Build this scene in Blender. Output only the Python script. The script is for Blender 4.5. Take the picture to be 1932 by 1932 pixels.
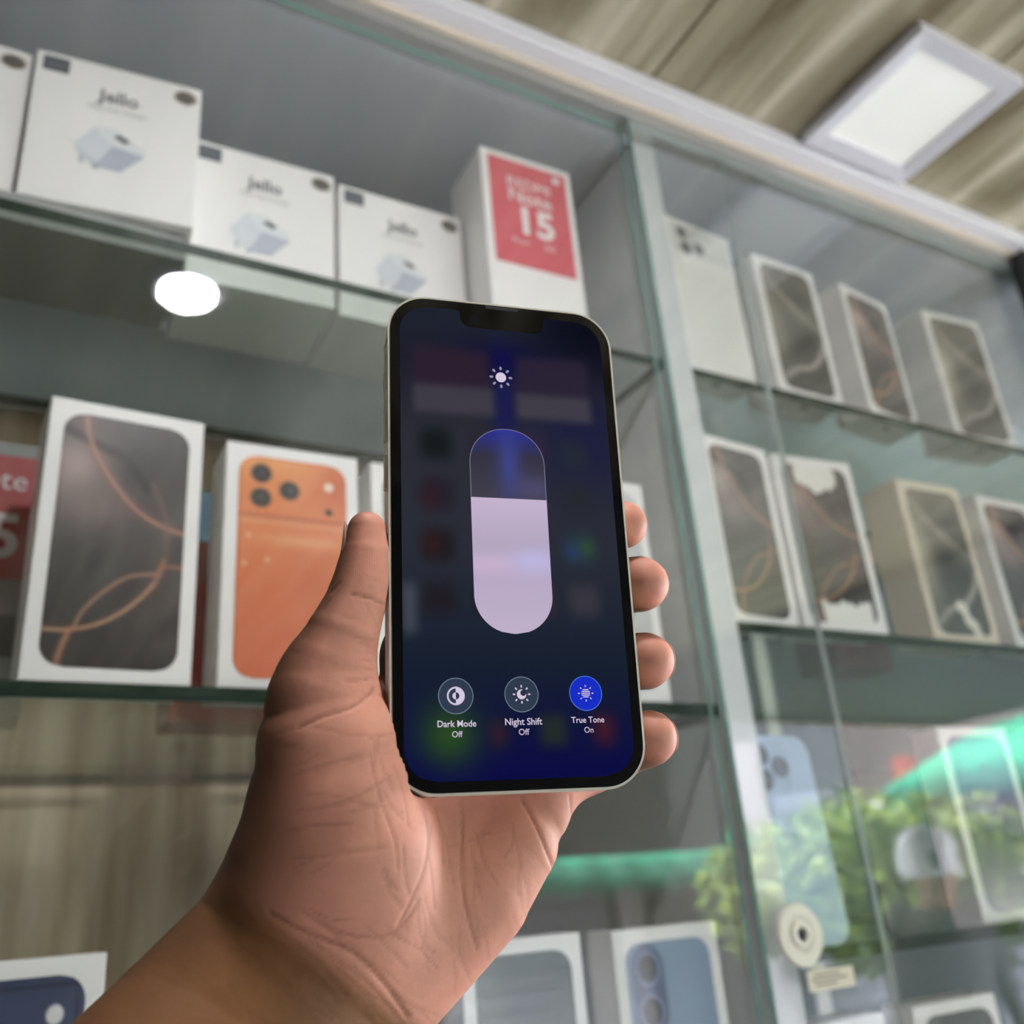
import bpy, bmesh, math, random
import numpy as np
from mathutils import Vector, Matrix

random.seed(4)
for o in list(bpy.data.objects): bpy.data.objects.remove(o)
SC = bpy.context.scene
COL = SC.collection

# ------------------------------------------------------------------ camera
ZC = 1.45                                   # camera height above the shop floor
FPX, CPX = 1786.0, 966.0                    # focal length and centre in pixels of the 1932 frame
_R = np.array([3334, 464, FPX]); _R /= np.linalg.norm(_R)           # along the cabinet
_U = np.array([-366, -4266, FPX]); _U -= _R*(_U@_R); _U /= np.linalg.norm(_U)   # up
_N = np.cross(_R, -_U)                                               # into the cabinet
MW = np.array([_R, _N, _U])                 # image axes (right, down, forward) -> world
def ray(x, y): return MW@np.array([(x-CPX)/FPX, (y-CPX)/FPX, 1.0])
cam_d = bpy.data.cameras.new('camera'); cam = bpy.data.objects.new('camera', cam_d); COL.objects.link(cam)
cam_d.sensor_width = 36; cam_d.lens = 36*FPX/1932; cam_d.clip_start = .01; cam_d.clip_end = 200
cr, cd, cf = MW[:, 0], MW[:, 1], MW[:, 2]
mx = Matrix.Identity(4)
for i in range(3):
    mx[i][0] = cr[i]; mx[i][1] = -cd[i]; mx[i][2] = -cf[i]
mx[2][3] = ZC
cam.matrix_world = mx
cam_d.dof.use_dof = True; cam_d.dof.focus_distance = .272; cam_d.dof.aperture_fstop = 10
SC.camera = cam

# ------------------------------------------------------------------ light and exposure
EXPOSURE = 1.85
SC.view_settings.view_transform = 'Standard'; SC.view_settings.look = 'None'
SC.view_settings.gamma = 1; SC.view_settings.use_curve_mapping = False
SC.view_settings.exposure = EXPOSURE
wd = bpy.data.worlds.new('overcast_sky'); SC.world = wd; wd.use_nodes = True
bgn = wd.node_tree.nodes['Background']; bgn.inputs[0].default_value = (.88, .95, 1.04, 1); bgn.inputs[1].default_value = 11.5
sun_d = bpy.data.lights.new('added_sun', 'SUN'); added_sun = bpy.data.objects.new('added_sun', sun_d); COL.objects.link(added_sun)  # added to brighten the street foliage, the day itself is overcast
sun_d.energy = 6; sun_d.angle = .2; sun_d.color = (1, .95, .86)
added_sun.rotation_euler = Vector((.75, -.35, -.9)).to_track_quat('-Z', 'Y').to_euler(); added_sun.location = (0, 0, 8)

# ------------------------------------------------------------------ colours, materials
def lin(c):
    c = np.asarray(c, float)
    return np.where(c <= .04045, c/12.92, ((c+.055)/1.055)**2.4)
def rgb(r, g, b): return tuple(lin(np.array([r, g, b])/255.0))+(1,)
MATS = {}
def mat(name, col=(200, 200, 200), rough=.5, metal=0., spec=.5, **kw):
    if name in MATS: return MATS[name]
    m = bpy.data.materials.new(name); m.use_nodes = True; MATS[name] = m
    b = m.node_tree.nodes['Principled BSDF']
    b.inputs['Base Color'].default_value = rgb(*col); b.inputs['Roughness'].default_value = rough
    b.inputs['Metallic'].default_value = metal; b.inputs['Specular IOR Level'].default_value = spec
    for k, v in kw.items(): b.inputs[k].default_value = v
    return m
def noise_color(m, c1, c2, scale, stretch=(1, 1, 1), detail=6, lo=.3, hi=.7, bump=0., dist=0., third=None):
    nt = m.node_tree; N = nt.nodes; L = nt.links; b = N['Principled BSDF']
    tc = N.new('ShaderNodeTexCoord'); mp = N.new('ShaderNodeMapping'); mp.inputs['Scale'].default_value = stretch
    no = N.new('ShaderNodeTexNoise'); no.inputs['Scale'].default_value = scale; no.inputs['Detail'].default_value = detail
    no.inputs['Distortion'].default_value = dist
    rp = N.new('ShaderNodeValToRGB'); rp.color_ramp.elements[0].position = lo; rp.color_ramp.elements[1].position = hi
    rp.color_ramp.elements[0].color = rgb(*c1); rp.color_ramp.elements[1].color = rgb(*c2)
    if third:
        e = rp.color_ramp.elements.new((lo+hi)/2); e.color = rgb(*third)
    L.new(tc.outputs['Object'], mp.inputs[0]); L.new(mp.outputs[0], no.inputs[0]); L.new(no.outputs[0], rp.inputs[0])
    L.new(rp.outputs[0], b.inputs['Base Color'])
    if bump:
        bp = N.new('ShaderNodeBump'); bp.inputs['Strength'].default_value = bump; bp.inputs['Distance'].default_value = .002
        L.new(no.outputs[0], bp.inputs['Height']); L.new(bp.outputs[0], b.inputs['Normal'])
    return m
def attr_mat(name, rough=.35, emit=False, coat=0., spec=.5):
    if name in MATS: return MATS[name]
    m = bpy.data.materials.new(name); m.use_nodes = True; MATS[name] = m
    nt = m.node_tree; b = nt.nodes['Principled BSDF']
    a = nt.nodes.new('ShaderNodeAttribute'); a.attribute_name = 'print'
    b.inputs['Roughness'].default_value = rough; b.inputs['Specular IOR Level'].default_value = spec
    b.inputs['Coat Weight'].default_value = coat; b.inputs['Coat Roughness'].default_value = .02
    if emit:
        b.inputs['Base Color'].default_value = (.003, .003, .004, 1)
        nt.links.new(a.outputs['Color'], b.inputs['Emission Color']); b.inputs['Emission Strength'].default_value = 2**-EXPOSURE
    else:
        nt.links.new(a.outputs['Color'], b.inputs['Base Color'])
    return m
def glow_mat(name, col, strength):
    m = mat(name, (12, 12, 14) if name.startswith('ui') else col, .4, spec=0. if name.startswith('ui') else .5); b = m.node_tree.nodes['Principled BSDF']
    b.inputs['Emission Color'].default_value = rgb(*col); b.inputs['Emission Strength'].default_value = strength*2**-EXPOSURE
    return m
def pane_mat(name, tint=(.93, .97, .95), ior=1.5):
    m = bpy.data.materials.new(name); m.use_nodes = True; MATS[name] = m
    nt = m.node_tree; N = nt.nodes; L = nt.links; N.remove(N['Principled BSDF'])
    tr = N.new('ShaderNodeBsdfTransparent'); tr.inputs[0].default_value = tint+(1,)
    gl = N.new('ShaderNodeBsdfGlossy'); gl.inputs['Roughness'].default_value = 0.0; gl.inputs[0].default_value = (1, 1, 1, 1)
    fr = N.new('ShaderNodeFresnel'); fr.inputs[0].default_value = ior
    ge = N.new('ShaderNodeNewGeometry'); iv = N.new('ShaderNodeMix'); iv.data_type = 'FLOAT'
    # the same reflectance from either side of the pane face
    L.new(ge.outputs['Backfacing'], iv.inputs[0]); iv.inputs[2].default_value = ior; iv.inputs[3].default_value = 1/ior
    L.new(iv.outputs[0], fr.inputs[0])
    mxs = N.new('ShaderNodeMixShader')
    L.new(fr.outputs[0], mxs.inputs[0]); L.new(tr.outputs[0], mxs.inputs[1]); L.new(gl.outputs[0], mxs.inputs[2])
    L.new(mxs.outputs[0], N['Material Output'].inputs[0])
    return m

WHITE = mat('box_card', (242, 239, 237), .42)
CLEAR = pane_mat('clear_glass', (.985, .99, .987)); SHELFG = pane_mat('shelf_glass', (.89, .93, .90), 1.32)
EDGE = mat('glass_edge_green', (26, 48, 37), .35, spec=.15); EDGE_T = mat('glass_edge_teal', (150, 190, 180), .15, spec=.6)
GREY = mat('grey_laminate', (196, 199, 206), .4)
LAMI = mat('white_laminate', (212, 214, 216), .4)
DARK = mat('dark_laminate', (48, 50, 52), .5)
ALU = mat('aluminium', (190, 190, 186), .35, .8)
CORN = mat('cornice_white', (242, 240, 246), .4); CREAM = mat('cream_strip', (226, 212, 196), .5)
BLK = mat('black_gloss', (6, 6, 7), .06, spec=.5)
PRINT = attr_mat('printed_card', .32); SCREEN = attr_mat('lit_screen', .5, True, spec=0)
WOOD = noise_color(mat('wood_laminate', rough=.5), (166, 144, 112), (226, 208, 178), 9, (6, 6, .5), 8, .3, .72)
CEIL = noise_color(mat('marbled_pvc', rough=.22), (122, 108, 82), (236, 228, 206), 3.2, (5, .55, 1), 7, .35, .68, dist=.6, third=(178, 169, 142))
MIRR = mat('grey_mirror_film', (120, 122, 126), .25)

# ------------------------------------------------------------------ mesh helpers
def link(name, me, m=None, parent=None, loc=(0, 0, 0), rz=0.):
    o = bpy.data.objects.new(name, me); COL.objects.link(o)
    if m is not None:
        for q in (m if isinstance(m, (list, tuple)) else [m]): me.materials.append(q)
    o.location = loc; o.rotation_euler = (0, 0, rz)
    if parent is not None: o.parent = parent
    return o
def tag(o, label=None, cat=None, group=None, kind=None):
    if label: o['label'] = label
    if cat: o['category'] = cat
    if group: o['group'] = group
    if kind: o['kind'] = kind
    return o
def empty(name, loc=(0, 0, 0), rz=0.):
    o = bpy.data.objects.new(name, None); COL.objects.link(o); o.location = loc; o.rotation_euler = (0, 0, rz); o.empty_display_size = .02
    return o
def bm_mesh(bm, name='m', smooth=False):
    me = bpy.data.meshes.new(name); bm.normal_update(); bm.to_mesh(me); bm.free()
    if smooth:
        for p in me.polygons: p.use_smooth = True
    return me
def add_box(bm, lo, hi, bev=0.):
    r = bmesh.ops.create_cube(bm, size=1)
    vs = r['verts']
    for v in vs:
        v.co = Vector([lo[i]+(v.co[i]+.5)*(hi[i]-lo[i]) for i in range(3)])
    if bev:
        es = list({e for v in vs for e in v.link_edges})
        bmesh.ops.bevel(bm, geom=es, offset=bev, segments=2, profile=.6, affect='EDGES')
def boxmesh(lo, hi, bev=0.):
    bm = bmesh.new(); add_box(bm, lo, hi, bev); return bm_mesh(bm)
def boxobj(name, lo, hi, m, parent=None, bev=0.):
    """box object whose origin sits at the centre of its underside"""
    c = Vector(((lo[0]+hi[0])/2, (lo[1]+hi[1])/2, lo[2]))
    me = boxmesh(Vector(lo)-c, Vector(hi)-c, bev)
    o = link(name, me, m, parent, c)
    return o
def lathe(profile, seg=40):
    """profile of (radius, height) turned about Z"""
    bm = bmesh.new(); rings = []
    for r, z in profile:
        rings.append([bm.verts.new((r*math.cos(2*math.pi*i/seg), r*math.sin(2*math.pi*i/seg), z)) for i in range(seg)])
    for a, b in zip(rings, rings[1:]):
        for i in range(seg): bm.faces.new((a[i], a[(i+1) % seg], b[(i+1) % seg], b[i]))
    bm.faces.new(rings[0][::-1]); bm.faces.new(rings[-1])
    bmesh.ops.recalc_face_normals(bm, faces=bm.faces)
    return bm_mesh(bm, smooth=False)
def rrect(w, h, r, n=10):
    pts = []
    for cx, cy, a0 in ((w/2-r, h/2-r, 0), (-w/2+r, h/2-r, 90), (-w/2+r, -h/2+r, 180), (w/2-r, -h/2+r, 270)):
        for i in range(n+1):
            a = math.radians(a0+90*i/n); pts.append((cx+r*math.cos(a), cy+r*math.sin(a)))
    return pts
def extrude_poly(pts, z0, z1, bev=0., seg=3):
    bm = bmesh.new(); n = len(pts)
    a = [bm.verts.new((x, y, z0)) for x, y in pts]; b = [bm.verts.new((x, y, z1)) for x, y in pts]
    bm.faces.new(a[::-1]); t = bm.faces.new(b)
    for i in range(n): bm.faces.new((a[i], a[(i+1) % n], b[(i+1) % n], b[i]))
    if bev:
        es = [e for e in bm.edges if abs(e.verts[0].co.z-e.verts[1].co.z) < 1e-9]
        bmesh.ops.bevel(bm, geom=es, offset=bev, segments=seg, profile=.5, affect='EDGES')
    return bm_mesh(bm)
def poly_pts(me_pts, z=0.):
    me = bpy.data.meshes.new('flat'); me.from_pydata([(x, y, z) for x, y in me_pts], [], [list(range(len(me_pts)))]); return me
def add_disc(bm, x, y, z, rx, ry=None, n=24, a0=0.):
    ry = ry or rx
    bm.faces.new([bm.verts.new((x+rx*math.cos(a0+2*math.pi*i/n), y+ry*math.sin(a0+2*math.pi*i/n), z)) for i in range(n)])
def add_ring(bm, x, y, z, r1, r2, n=40, a0=0., a1=2*math.pi):
    full = abs(a1-a0-2*math.pi) < 1e-6
    m_ = n if full else n+1
    A = [bm.verts.new((x+r1*math.cos(a0+(a1-a0)*i/n), y+r1*math.sin(a0+(a1-a0)*i/n), z)) for i in range(m_)]
    B = [bm.verts.new((x+r2*math.cos(a0+(a1-a0)*i/n), y+r2*math.sin(a0+(a1-a0)*i/n), z)) for i in range(m_)]
    for i in range(n):
        j = (i+1) % m_; bm.faces.new((A[i], B[i], B[j], A[j]))
def text_mesh(s, size, spacing=1., bold=0., align='CENTER', width=1.):
    cu = bpy.data.curves.new('t', 'FONT'); cu.body = s; cu.size = size; cu.align_x = align; cu.align_y = 'CENTER'
    cu.space_character = spacing; cu.offset = bold; cu.resolution_u = 3
    o = bpy.data.objects.new('t', cu); COL.objects.link(o)
    dg = bpy.context.evaluated_depsgraph_get()
    me = bpy.data.meshes.new_from_object(o.evaluated_get(dg)); bpy.data.objects.remove(o)
    me.materials.clear()
    if width != 1.:
        for v in me.vertices: v.co.x *= width
    return me

# printed pictures: a fine rounded-rectangle grid carrying a colour per vertex
def print_mesh(w, h, r, fn, nu=50, nv=100, z=0.):
    v = np.concatenate([np.linspace(0, r/h, 10)[:-1], np.linspace(r/h, 1-r/h, nv), np.linspace(1-r/h, 1, 10)[1:]])
    yy = h/2-v*h
    ins = np.zeros_like(yy)
    k = yy > h/2-r; ins[k] = r-np.sqrt(np.maximum(0, r*r-(yy[k]-(h/2-r))**2))
    k = yy < -h/2+r; ins[k] = r-np.sqrt(np.maximum(0, r*r-(-h/2+r-yy[k])**2))
    u = np.linspace(-1, 1, nu)
    X = u[None, :]*(w/2-ins)[:, None]; Y = np.repeat(yy[:, None], nu, 1)
    U = X/w+.5; V = np.repeat(v[:, None], nu, 1)
    co = np.stack([X, Y, np.full_like(X, z)], -1).reshape(-1, 3)
    n = len(v); idx = np.arange(n*nu).reshape(n, nu)
    fa = np.stack([idx[:-1, :-1], idx[1:, :-1], idx[1:, 1:], idx[:-1, 1:]], -1).reshape(-1, 4)
    me = bpy.data.meshes.new('print'); me.from_pydata(co.tolist(), [], fa.tolist())
    c = fn(U.ravel(), V.ravel()); c = lin(np.clip(c, 0, 255)/255.)
    at = me.color_attributes.new('print', 'FLOAT_COLOR', 'POINT')
    at.data.foreach_set('color', np.concatenate([c, np.ones((len(c), 1))], 1).astype(np.float32).ravel())
    return me
ASP = 2.05
def spline(pts, n=14):
    P = np.array(pts, float); P = np.vstack([2*P[0]-P[1], P, 2*P[-1]-P[-2]]); out = []
    for i in range(1, len(P)-2):
        for t in np.linspace(0, 1, n, endpoint=False):
            a, b, c, d = P[i-1:i+3]
            out.append(.5*((2*b)+(c-a)*t+(2*a-5*b+4*c-d)*t*t+(3*b-a-3*c+d)*t**3))
    out.append(P[-2]); return np.array(out)
def pdist(U, V, pts, asp=ASP, closed=False):
    d = np.full(len(U), 9.)
    if closed: pts = np.vstack([pts, pts[:1]])
    for a, b in zip(pts[:-1], pts[1:]):
        ax, ay, bx, by = a[0], a[1]*asp, b[0], b[1]*asp
        vx, vy = bx-ax, by-ay; L2 = vx*vx+vy*vy+1e-12
        t = np.clip(((U-ax)*vx+(V*asp-ay)*vy)/L2, 0, 1)
        d = np.minimum(d, np.hypot(U-ax-t*vx, V*asp-ay-t*vy))
    return d
def sst(x, a, b):
    t = np.clip((x-a)/(b-a), 0, 1); return t*t*(3-2*t)
def blend(c, col, a): return c*(1-a[:, None])+np.array(col, float)*a[:, None]
def grad(V, stops):
    vs = [s[0] for s in stops]; return np.stack([np.interp(V, vs, [s[1][k] for s in stops]) for k in range(3)], 1)
def blob(U, V, u, v, ru, rv): return np.exp(-(((U-u)/ru)**2+((V-v)/rv)**2))
def stroke(c, U, V, pts, w, col, amt=1., n=14):
    d = pdist(U, V, spline(pts, n)); return blend(c, col, amt*np.exp(-(d/w)**2))

def pr_copper(U, V, torn=False, dim=1.):
    c = grad(V, [(0, (96, 90, 92)), (.4, (92, 88, 90)), (.65, (82, 79, 80)), (1, (62, 58, 59))])
    c = blend(c, (204, 178, 172), .95*blob(U, V, .12, .22, .27, .15))
    c = blend(c, (160, 138, 134), .75*blob(U, V, .3, .38, .3, .10))
    c = blend(c, (120, 104, 102), .7*blob(U, V, .08, .02, .2, .09))
    c = blend(c, (70, 68, 70), .6*blob(U, V, .55, .2, .14, .09))
    c = blend(c, (66, 62, 64), .8*sst(pdist(U, V, spline([(.0, .07), (.15, .1), (.3, .13), (.5, .17), (.68, .28)])), .07, 0.))
    c = blend(c, (96, 74, 74), .5*blob(U, V, .8, .7, .2, .1))
    arc = [(.16, -.02), (.19, .08), (.27, .17), (.42, .28), (.62, .38), (.82, .43), (1.0, .452)]
    c = stroke(c, U, V, arc, .055, (176, 124, 112), .45); c = stroke(c, U, V, arc, .011, (238, 172, 150), .95)
    rim = [(.72, .26), (.82, .36), (.86, .47), (.85, .57), (.78, .67), (.62, .76), (.42, .83), (.2, .865), (-.02, .87)]
    c = stroke(c, U, V, rim[:5], .03, (150, 112, 102), .6); c = stroke(c, U, V, rim[3:], .021, (190, 132, 108), .75); c = stroke(c, U, V, rim[4:], .011, (232, 182, 140), .8)
    leaf = [(.22, .86), (.28, .79), (.42, .71), (.6, .645), (.82, .625)]
    c = stroke(c, U, V, leaf, .020, (178, 128, 110), .75); c = stroke(c, U, V, leaf, .009, (208, 150, 126), .7)
    c = stroke(c, U, V, [(.82, .6), (.9, .592), (1.02, .59)], .02, (188, 122, 104), .8)
    c = stroke(c, U, V, [(.19, .87), (.15, .93), (.11, 1.02)], .024, (214, 146, 110), .9)
    if torn:
        d = np.hypot((U-.5)/.3, (V-.06)/.115)+.10*np.sin(U*23)+.05*np.sin(U*51+1)
        c = blend(c, (236, 232, 224), sst(d, 1.06, .96))
        d = np.maximum(np.abs(U-.57)/.34, (1-V)/.125)+.10*np.sin(U*19+1)+.06*np.sin(U*47)
        c = blend(c, (238, 236, 228), sst(d, 1.05, .95))
    return c
def pr_swirl(U, V, torn=False, warm=0.):
    c = grad(V, [(0, (118, 114, 104)), (.3, (108, 106, 100)), (.6, (84, 84, 82)), (1, (70, 70, 70))])
    c = blend(c, (206, 196, 172), (.55+.4*warm)*sst(U, .42, .0)*blob(U, V, 0, .5, 1, .34))
    c = blend(c, (66, 66, 64), .75*blob(U, V, .8, .25, .35, .10))
    c = stroke(c, U, V, [(.0, .06), (.3, .22), (.65, .36), (1, .48)], .05, (176, 168, 152), .7)
    c = stroke(c, U, V, [(.02, .14), (.35, .3), (.7, .45), (1, .58)], .03, (148, 142, 130), .6)
    c = blend(c, (58, 60, 60), .8*blob(U, V, .62, .58, .3, .12))
    c = stroke(c, U, V, [(.05, .93), (.3, .84), (.62, .79), (.86, .69), (1, .58)], .05, (196, 186, 178), .8)
    c = blend(c, (92, 92, 92), .7*blob(U, V, .6, .97, .5, .1))
    if torn:
        d = pdist(U, V, spline([(.52, .80), (.6, .88), (.7, .96), (.76, 1.02)]))+.02*np.sin(V*60)
        c = blend(c, (232, 226, 214), sst(d, .10, .06))
    return c
def lens(c, U, V, u, v, r, asp=ASP, ring=(60, 56, 56), core=(38, 35, 36)):
    d = np.hypot(U-u, (V-v)*asp)
    c = blend(c, ring, sst(d, r*1.28, r)*.75); c = blend(c, core, sst(d, r, r*.82))
    return blend(c, (84, 74, 74), .8*sst(np.hypot(U-u-.01, (V-v)*asp+.01), r*.5, r*.2))
def pr_orange(U, V):
    c = grad(V, [(0, (240, 164, 100)), (.12, (232, 142, 86)), (.3, (228, 134, 86)), (.6, (220, 122, 82)), (1, (216, 114, 82))])
    c = blend(c, (206, 100, 72), .7*sst(U, .45, 1)*sst(V, .30, .12))
    c = blend(c, (188, 98, 70), .7*np.exp(-((V-.285)/.012)**2)); c = blend(c, (232, 164, 122), .6*np.exp(-((V-.31)/.015)**2))
    c = blend(c, (240, 178, 132), .7*blob(U, V, .6, .39, .4, .03)); c = blend(c, (200, 104, 74), .45*blob(U, V, .75, .58, .22, .12)); c = blend(c, (222, 140, 118), .5*blob(U, V, .6, .86, .14, .14))
    for u, v in ((.2, .083), (.2, .2), (.46, .152)): c = lens(c, U, V, u, v, .085)
    c = blend(c, (246, 226, 214), sst(np.hypot(U-.83, (V-.112)*ASP), .055, .035)); c = lens(c, U, V, .83, .235, .032)
    for u, v in ((.1, .38), (.27, .485), (.07, .51)): c = blend(c, (240, 190, 160), .8*sst(np.hypot(U-u, (V-v)*ASP), .035, .01))
    e = np.minimum(np.minimum(U, 1-U), np.minimum(V, 1-V)*ASP)
    return blend(c, (196, 112, 76), .7*sst(e, .03, 0))
def pr_white(U, V):
    c = grad(V, [(0, (226, 224, 214)), (1, (234, 233, 228))]); c = blend(c, (206, 206, 200), .8*sst(V, .23, .2))
    for u, v in ((.2, .07), (.24, .175), (.46, .15)): c = lens(c, U, V, u, v, .085, core=(92, 94, 96), ring=(150, 150, 148))
    return c
def pr_navy(U, V):
    c = grad(V, [(0, (62, 72, 100)), (.3, (66, 80, 112)), (1, (54, 62, 88))])
    for u, v in ((.2, .083), (.2, .2), (.46, .152)): c = lens(c, U, V, u, v, .09, core=(24, 26, 34), ring=(44, 52, 74))
    c = blend(c, (226, 222, 222), sst(np.hypot(U-.82, (V-.1)*ASP), .06, .045))
    e = np.minimum(np.minimum(U, 1-U), np.minimum(V, 1-V)*ASP)
    return blend(c, (40, 46, 66), .9*np.exp(-((e-.05)/.012)**2))
def pr_blue2(U, V):
    c = grad(V, [(0, (132, 152, 178)), (1, (120, 140, 166))])
    d = pdist(U, V, np.array([(.24, .1), (.24, .26)])); c = blend(c, (78, 88, 122), sst(d, .2, .17))
    for v in (.1, .26):
        c = lens(c, U, V, .24, v, .12, core=(52, 56, 62), ring=(150, 156, 190))
    return c
def pr_dark(U, V):
    c = grad(V, [(0, (84, 90, 88)), (.3, (96, 96, 92)), (1, (60, 62, 66))])
    c = blend(c, (120, 122, 106), .6*blob(U, V, .1, .15, .2, .2)); return c
def pr_purple(U, V):
    c = grad(V, [(0, (104, 112, 158)), (.3, (134, 104, 156)), (.6, (80, 84, 92)), (1, (196, 188, 206))])
    d = np.hypot((U-.35)/.75, (V-.15)/.3); c = blend(c, (126, 96, 158), .8*sst(d, 1.05, .95)); return c
def pr_screen(U, V):
    """dimmed home screen behind the brightness control"""
    c = grad(V, [(0, (28, 33, 46)), (.12, (28, 28, 42)), (.3, (42, 43, 52)), (.55, (40, 43, 54)), (.78, (20, 30, 46)), (1, (6, 8, 66))])
    c = blend(c, (4, 4, 20), .85*sst(U, .45, .95)*sst(V, .2, .02))
    c = blend(c, (4, 3, 60), .85*blob(U, V, .5, .12, .2, .045)); c = blend(c, (22, 24, 84), .8*blob(U, V, .49, .22, .06, .12)); c = blend(c, (14, 16, 68), .5*blob(U, V, .88, .3, .3, .12))
    def soft(u0, u1, v0, v1, e):
        return sst(U, u0-e, u0+e)*sst(U, u1+e, u1-e)*sst(V, v0-e/2, v0+e/2)*sst(V, v1+e/2, v1-e/2)
    c = blend(c, (44, 30, 46), .9*soft(.06, .43, .095, .19, .04)); c = blend(c, (66, 62, 72), .85*soft(.06, .44, .185, .25, .03))
    c = blend(c, (42, 34, 52), .9*soft(.55, .92, .10, .19, .04)); c = blend(c, (68, 64, 74), .85*soft(.55, .92, .19, .25, .03))
    for u, v, col in ((.16, .32, (14, 20, 20)), (.16, .43, (34, 26, 36)), (.16, .54, (26, 20, 22)), (.16, .65, (30, 24, 30)), (.38, .32, (40, 34, 46)), (.39, .65, (26, 26, 30)),
                      (.6, .32, (52, 36, 60)), (.82, .33, (34, 42, 52)), (.82, .43, (36, 38, 46)), (.82, .54, (36, 56, 66)), (.82, .65, (60, 56, 66)), (.6, .65, (66, 42, 52))):
        c = blend(c, col, .8*soft(u-.07, u+.07, v-.033, v+.033, .05))
    c = blend(c, (70, 24, 30), .35*blob(U, V, .13, .44, .04, .03)); c = blend(c, (80, 30, 30), .35*blob(U, V, .14, .54, .04, .025)); c = blend(c, (40, 60, 110), .6*blob(U, V, .78, .545, .04, .02)); c = blend(c, (50, 90, 40), .5*blob(U, V, .85, .535, .04, .02))
    c = blend(c, (40, 74, 30), .95*np.maximum(blob(U, V, .19, .915, .13, .06), 0)); c = blend(c, (60, 30, 36), .7*soft(.36, .44, .89, .94, .05)); c = blend(c, (36, 48, 36), .8*soft(.58, .7, .88, .94, .04)); c = blend(c, (76, 24, 36), .75*soft(.82, .92, .88, .94, .05))
    c = blend(c, (96, 98, 108), .55*soft(.0, .06, .62, .72, .04))
    return c
def pr_slider(U, V):
    c = grad(V, [(0, (196, 178, 206)), (.35, (178, 166, 190)), (.62, (184, 168, 196)), (1, (190, 176, 200))])
    c = blend(c, (206, 178, 208), .7*blob(U, V, .2, .5, .4, .07)); return blend(c, (188, 184, 230), .8*blob(U, V, .8, .47, .3, .09))
def pr_slider_top(U, V):
    c = grad(V, [(0, (40, 46, 150)), (.4, (52, 50, 66)), (1, (64, 62, 74))]); c = blend(c, (62, 70, 150), .8*blob(U, V, .52, .5, .16, .5)); return blend(c, (84, 80, 128), .6*blob(U, V, .85, .85, .3, .2))

# ------------------------------------------------------------------ the shop shell
def zw(z): return z+ZC
CZ = zw(.72)
fl = boxobj('floor', (-1.6, -2.2, -.1), (4.4, 1.2, 0), noise_color(mat('floor_tile', rough=.25), (104, 102, 98), (124, 121, 116), 3), None); tag(fl, 'tiled shop floor', kind='structure')
ceiling = boxobj('ceiling', (-1.6, -2.2, CZ+.008), (4.4, 1.0, CZ+.08), mat('ceiling_board', (150, 140, 118), .6)); tag(ceiling, 'shop ceiling clad with marbled plastic panels', kind='structure')
PW = .305; x0 = .4925-PW*6; k = 0
pme = None
while x0 < 1.95:
    if pme is None:
        pme = boxmesh((0, -1.6, 0), (PW-.003, 1.6, .008), .0015); pme.materials.append(CEIL)
    o = bpy.data.objects.new('ceiling_panel', pme); COL.objects.link(o); o.parent = ceiling
    o.location = Vector((x0, -.6, CZ))-ceiling.location; x0 += PW; k += 1
so = boxobj('trim_1', (x0, -2.2, CZ-.03), (4.4, .49, CZ+.008), mat('soffit_grey', (84, 86, 90), .6)); tag(so, 'grey soffit at the open side of the shop', kind='structure')
wl = boxobj('wall_left', (-.92, -2.2, 0), (-.80, 1.0, CZ), mat('wall_paint', (56, 52, 48), .7)); tag(wl, 'unseen left wall of the shop, set near and dark to cut light from the left', kind='structure')  # unseen; placed close and dark so little light reaches the hand from the left
wb = boxobj('wall_back', (-1.6, .90, 0), (4.4, 1.0, CZ), WOOD); tag(wb, 'wood grain laminate back wall behind the shelves', kind='structure')
wr = boxobj('wall_rear', (-.80, -2.2, 0), (.9, -2.1, CZ), mat('wall_rear_paint', (92, 90, 88), .7)); tag(wr, 'unseen wall behind the viewer, added to block daylight from the rear', kind='structure')  # unseen; added to keep rear daylight off the hand and phone screen
wh = boxobj('wall_header', (.9, -2.2, zw(.16)), (2.7, -2.05, CZ), mat('header_grey', (96, 98, 100), .6)); tag(wh, 'grey header beam over the shop entrance', kind='structure')

# ------------------------------------------------------------------ display cabinet carcass
SH1, SH2, SH2R, SH3, SH3R, SH4R = .4335, .130, .1975, -.192, -.043, -.263
cab = empty('display_cabinet', (.32, .72, 0)); tag(cab, 'wall display cabinet with white partition, grey lining and sliding glass front', 'cabinet')
def cpart(name, lo, hi, m, bev=0.):
    o = boxobj(name, lo, hi, m, None, bev); o.location = o.location-cab.location; o.parent = cab; return o
XL, XR = -.62, 1.75
cpart('partition', (.4885, .540, zw(-.62)), (.5145, .895, zw(.676)), LAMI, .0008)
cpart('side_panel', (XL-.02, .540, zw(-.62)), (XL, .895, zw(.69)), LAMI)
cpart('side_panel', (XR, .540, zw(-.62)), (XR+.02, .895, zw(.69)), LAMI)
cpart('corner_post', (1.046, .500, zw(-.66)), (1.095, .5212, zw(.6905)), DARK)
cpart('upper_back_panel', (XL, .805, zw(.428)), (.4880, .815, zw(.676)), GREY)
cpart('upper_back_panel', (.5150, .805, zw(.428)), (XR, .815, zw(.676)), mat('blue_grey_laminate', (204, 216, 224), .4))
for a_, b_ in ((.428, SH2R+.001), (SH2R-.012, SH3R+.001), (SH3R-.012, -.62)): cpart('lower_back_panel', (.5150, .884, zw(b_)), (XR, .894, zw(a_)), mat('slate_laminate', (96, 108, 112), .4))
cpart('top_panel', (XL, .540, zw(.677)), (XR, .895, zw(.690)), GREY)
cpart('base_panel', (XL, .540, zw(-.66)), (XR, .895, zw(-.625)), LAMI)
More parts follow.
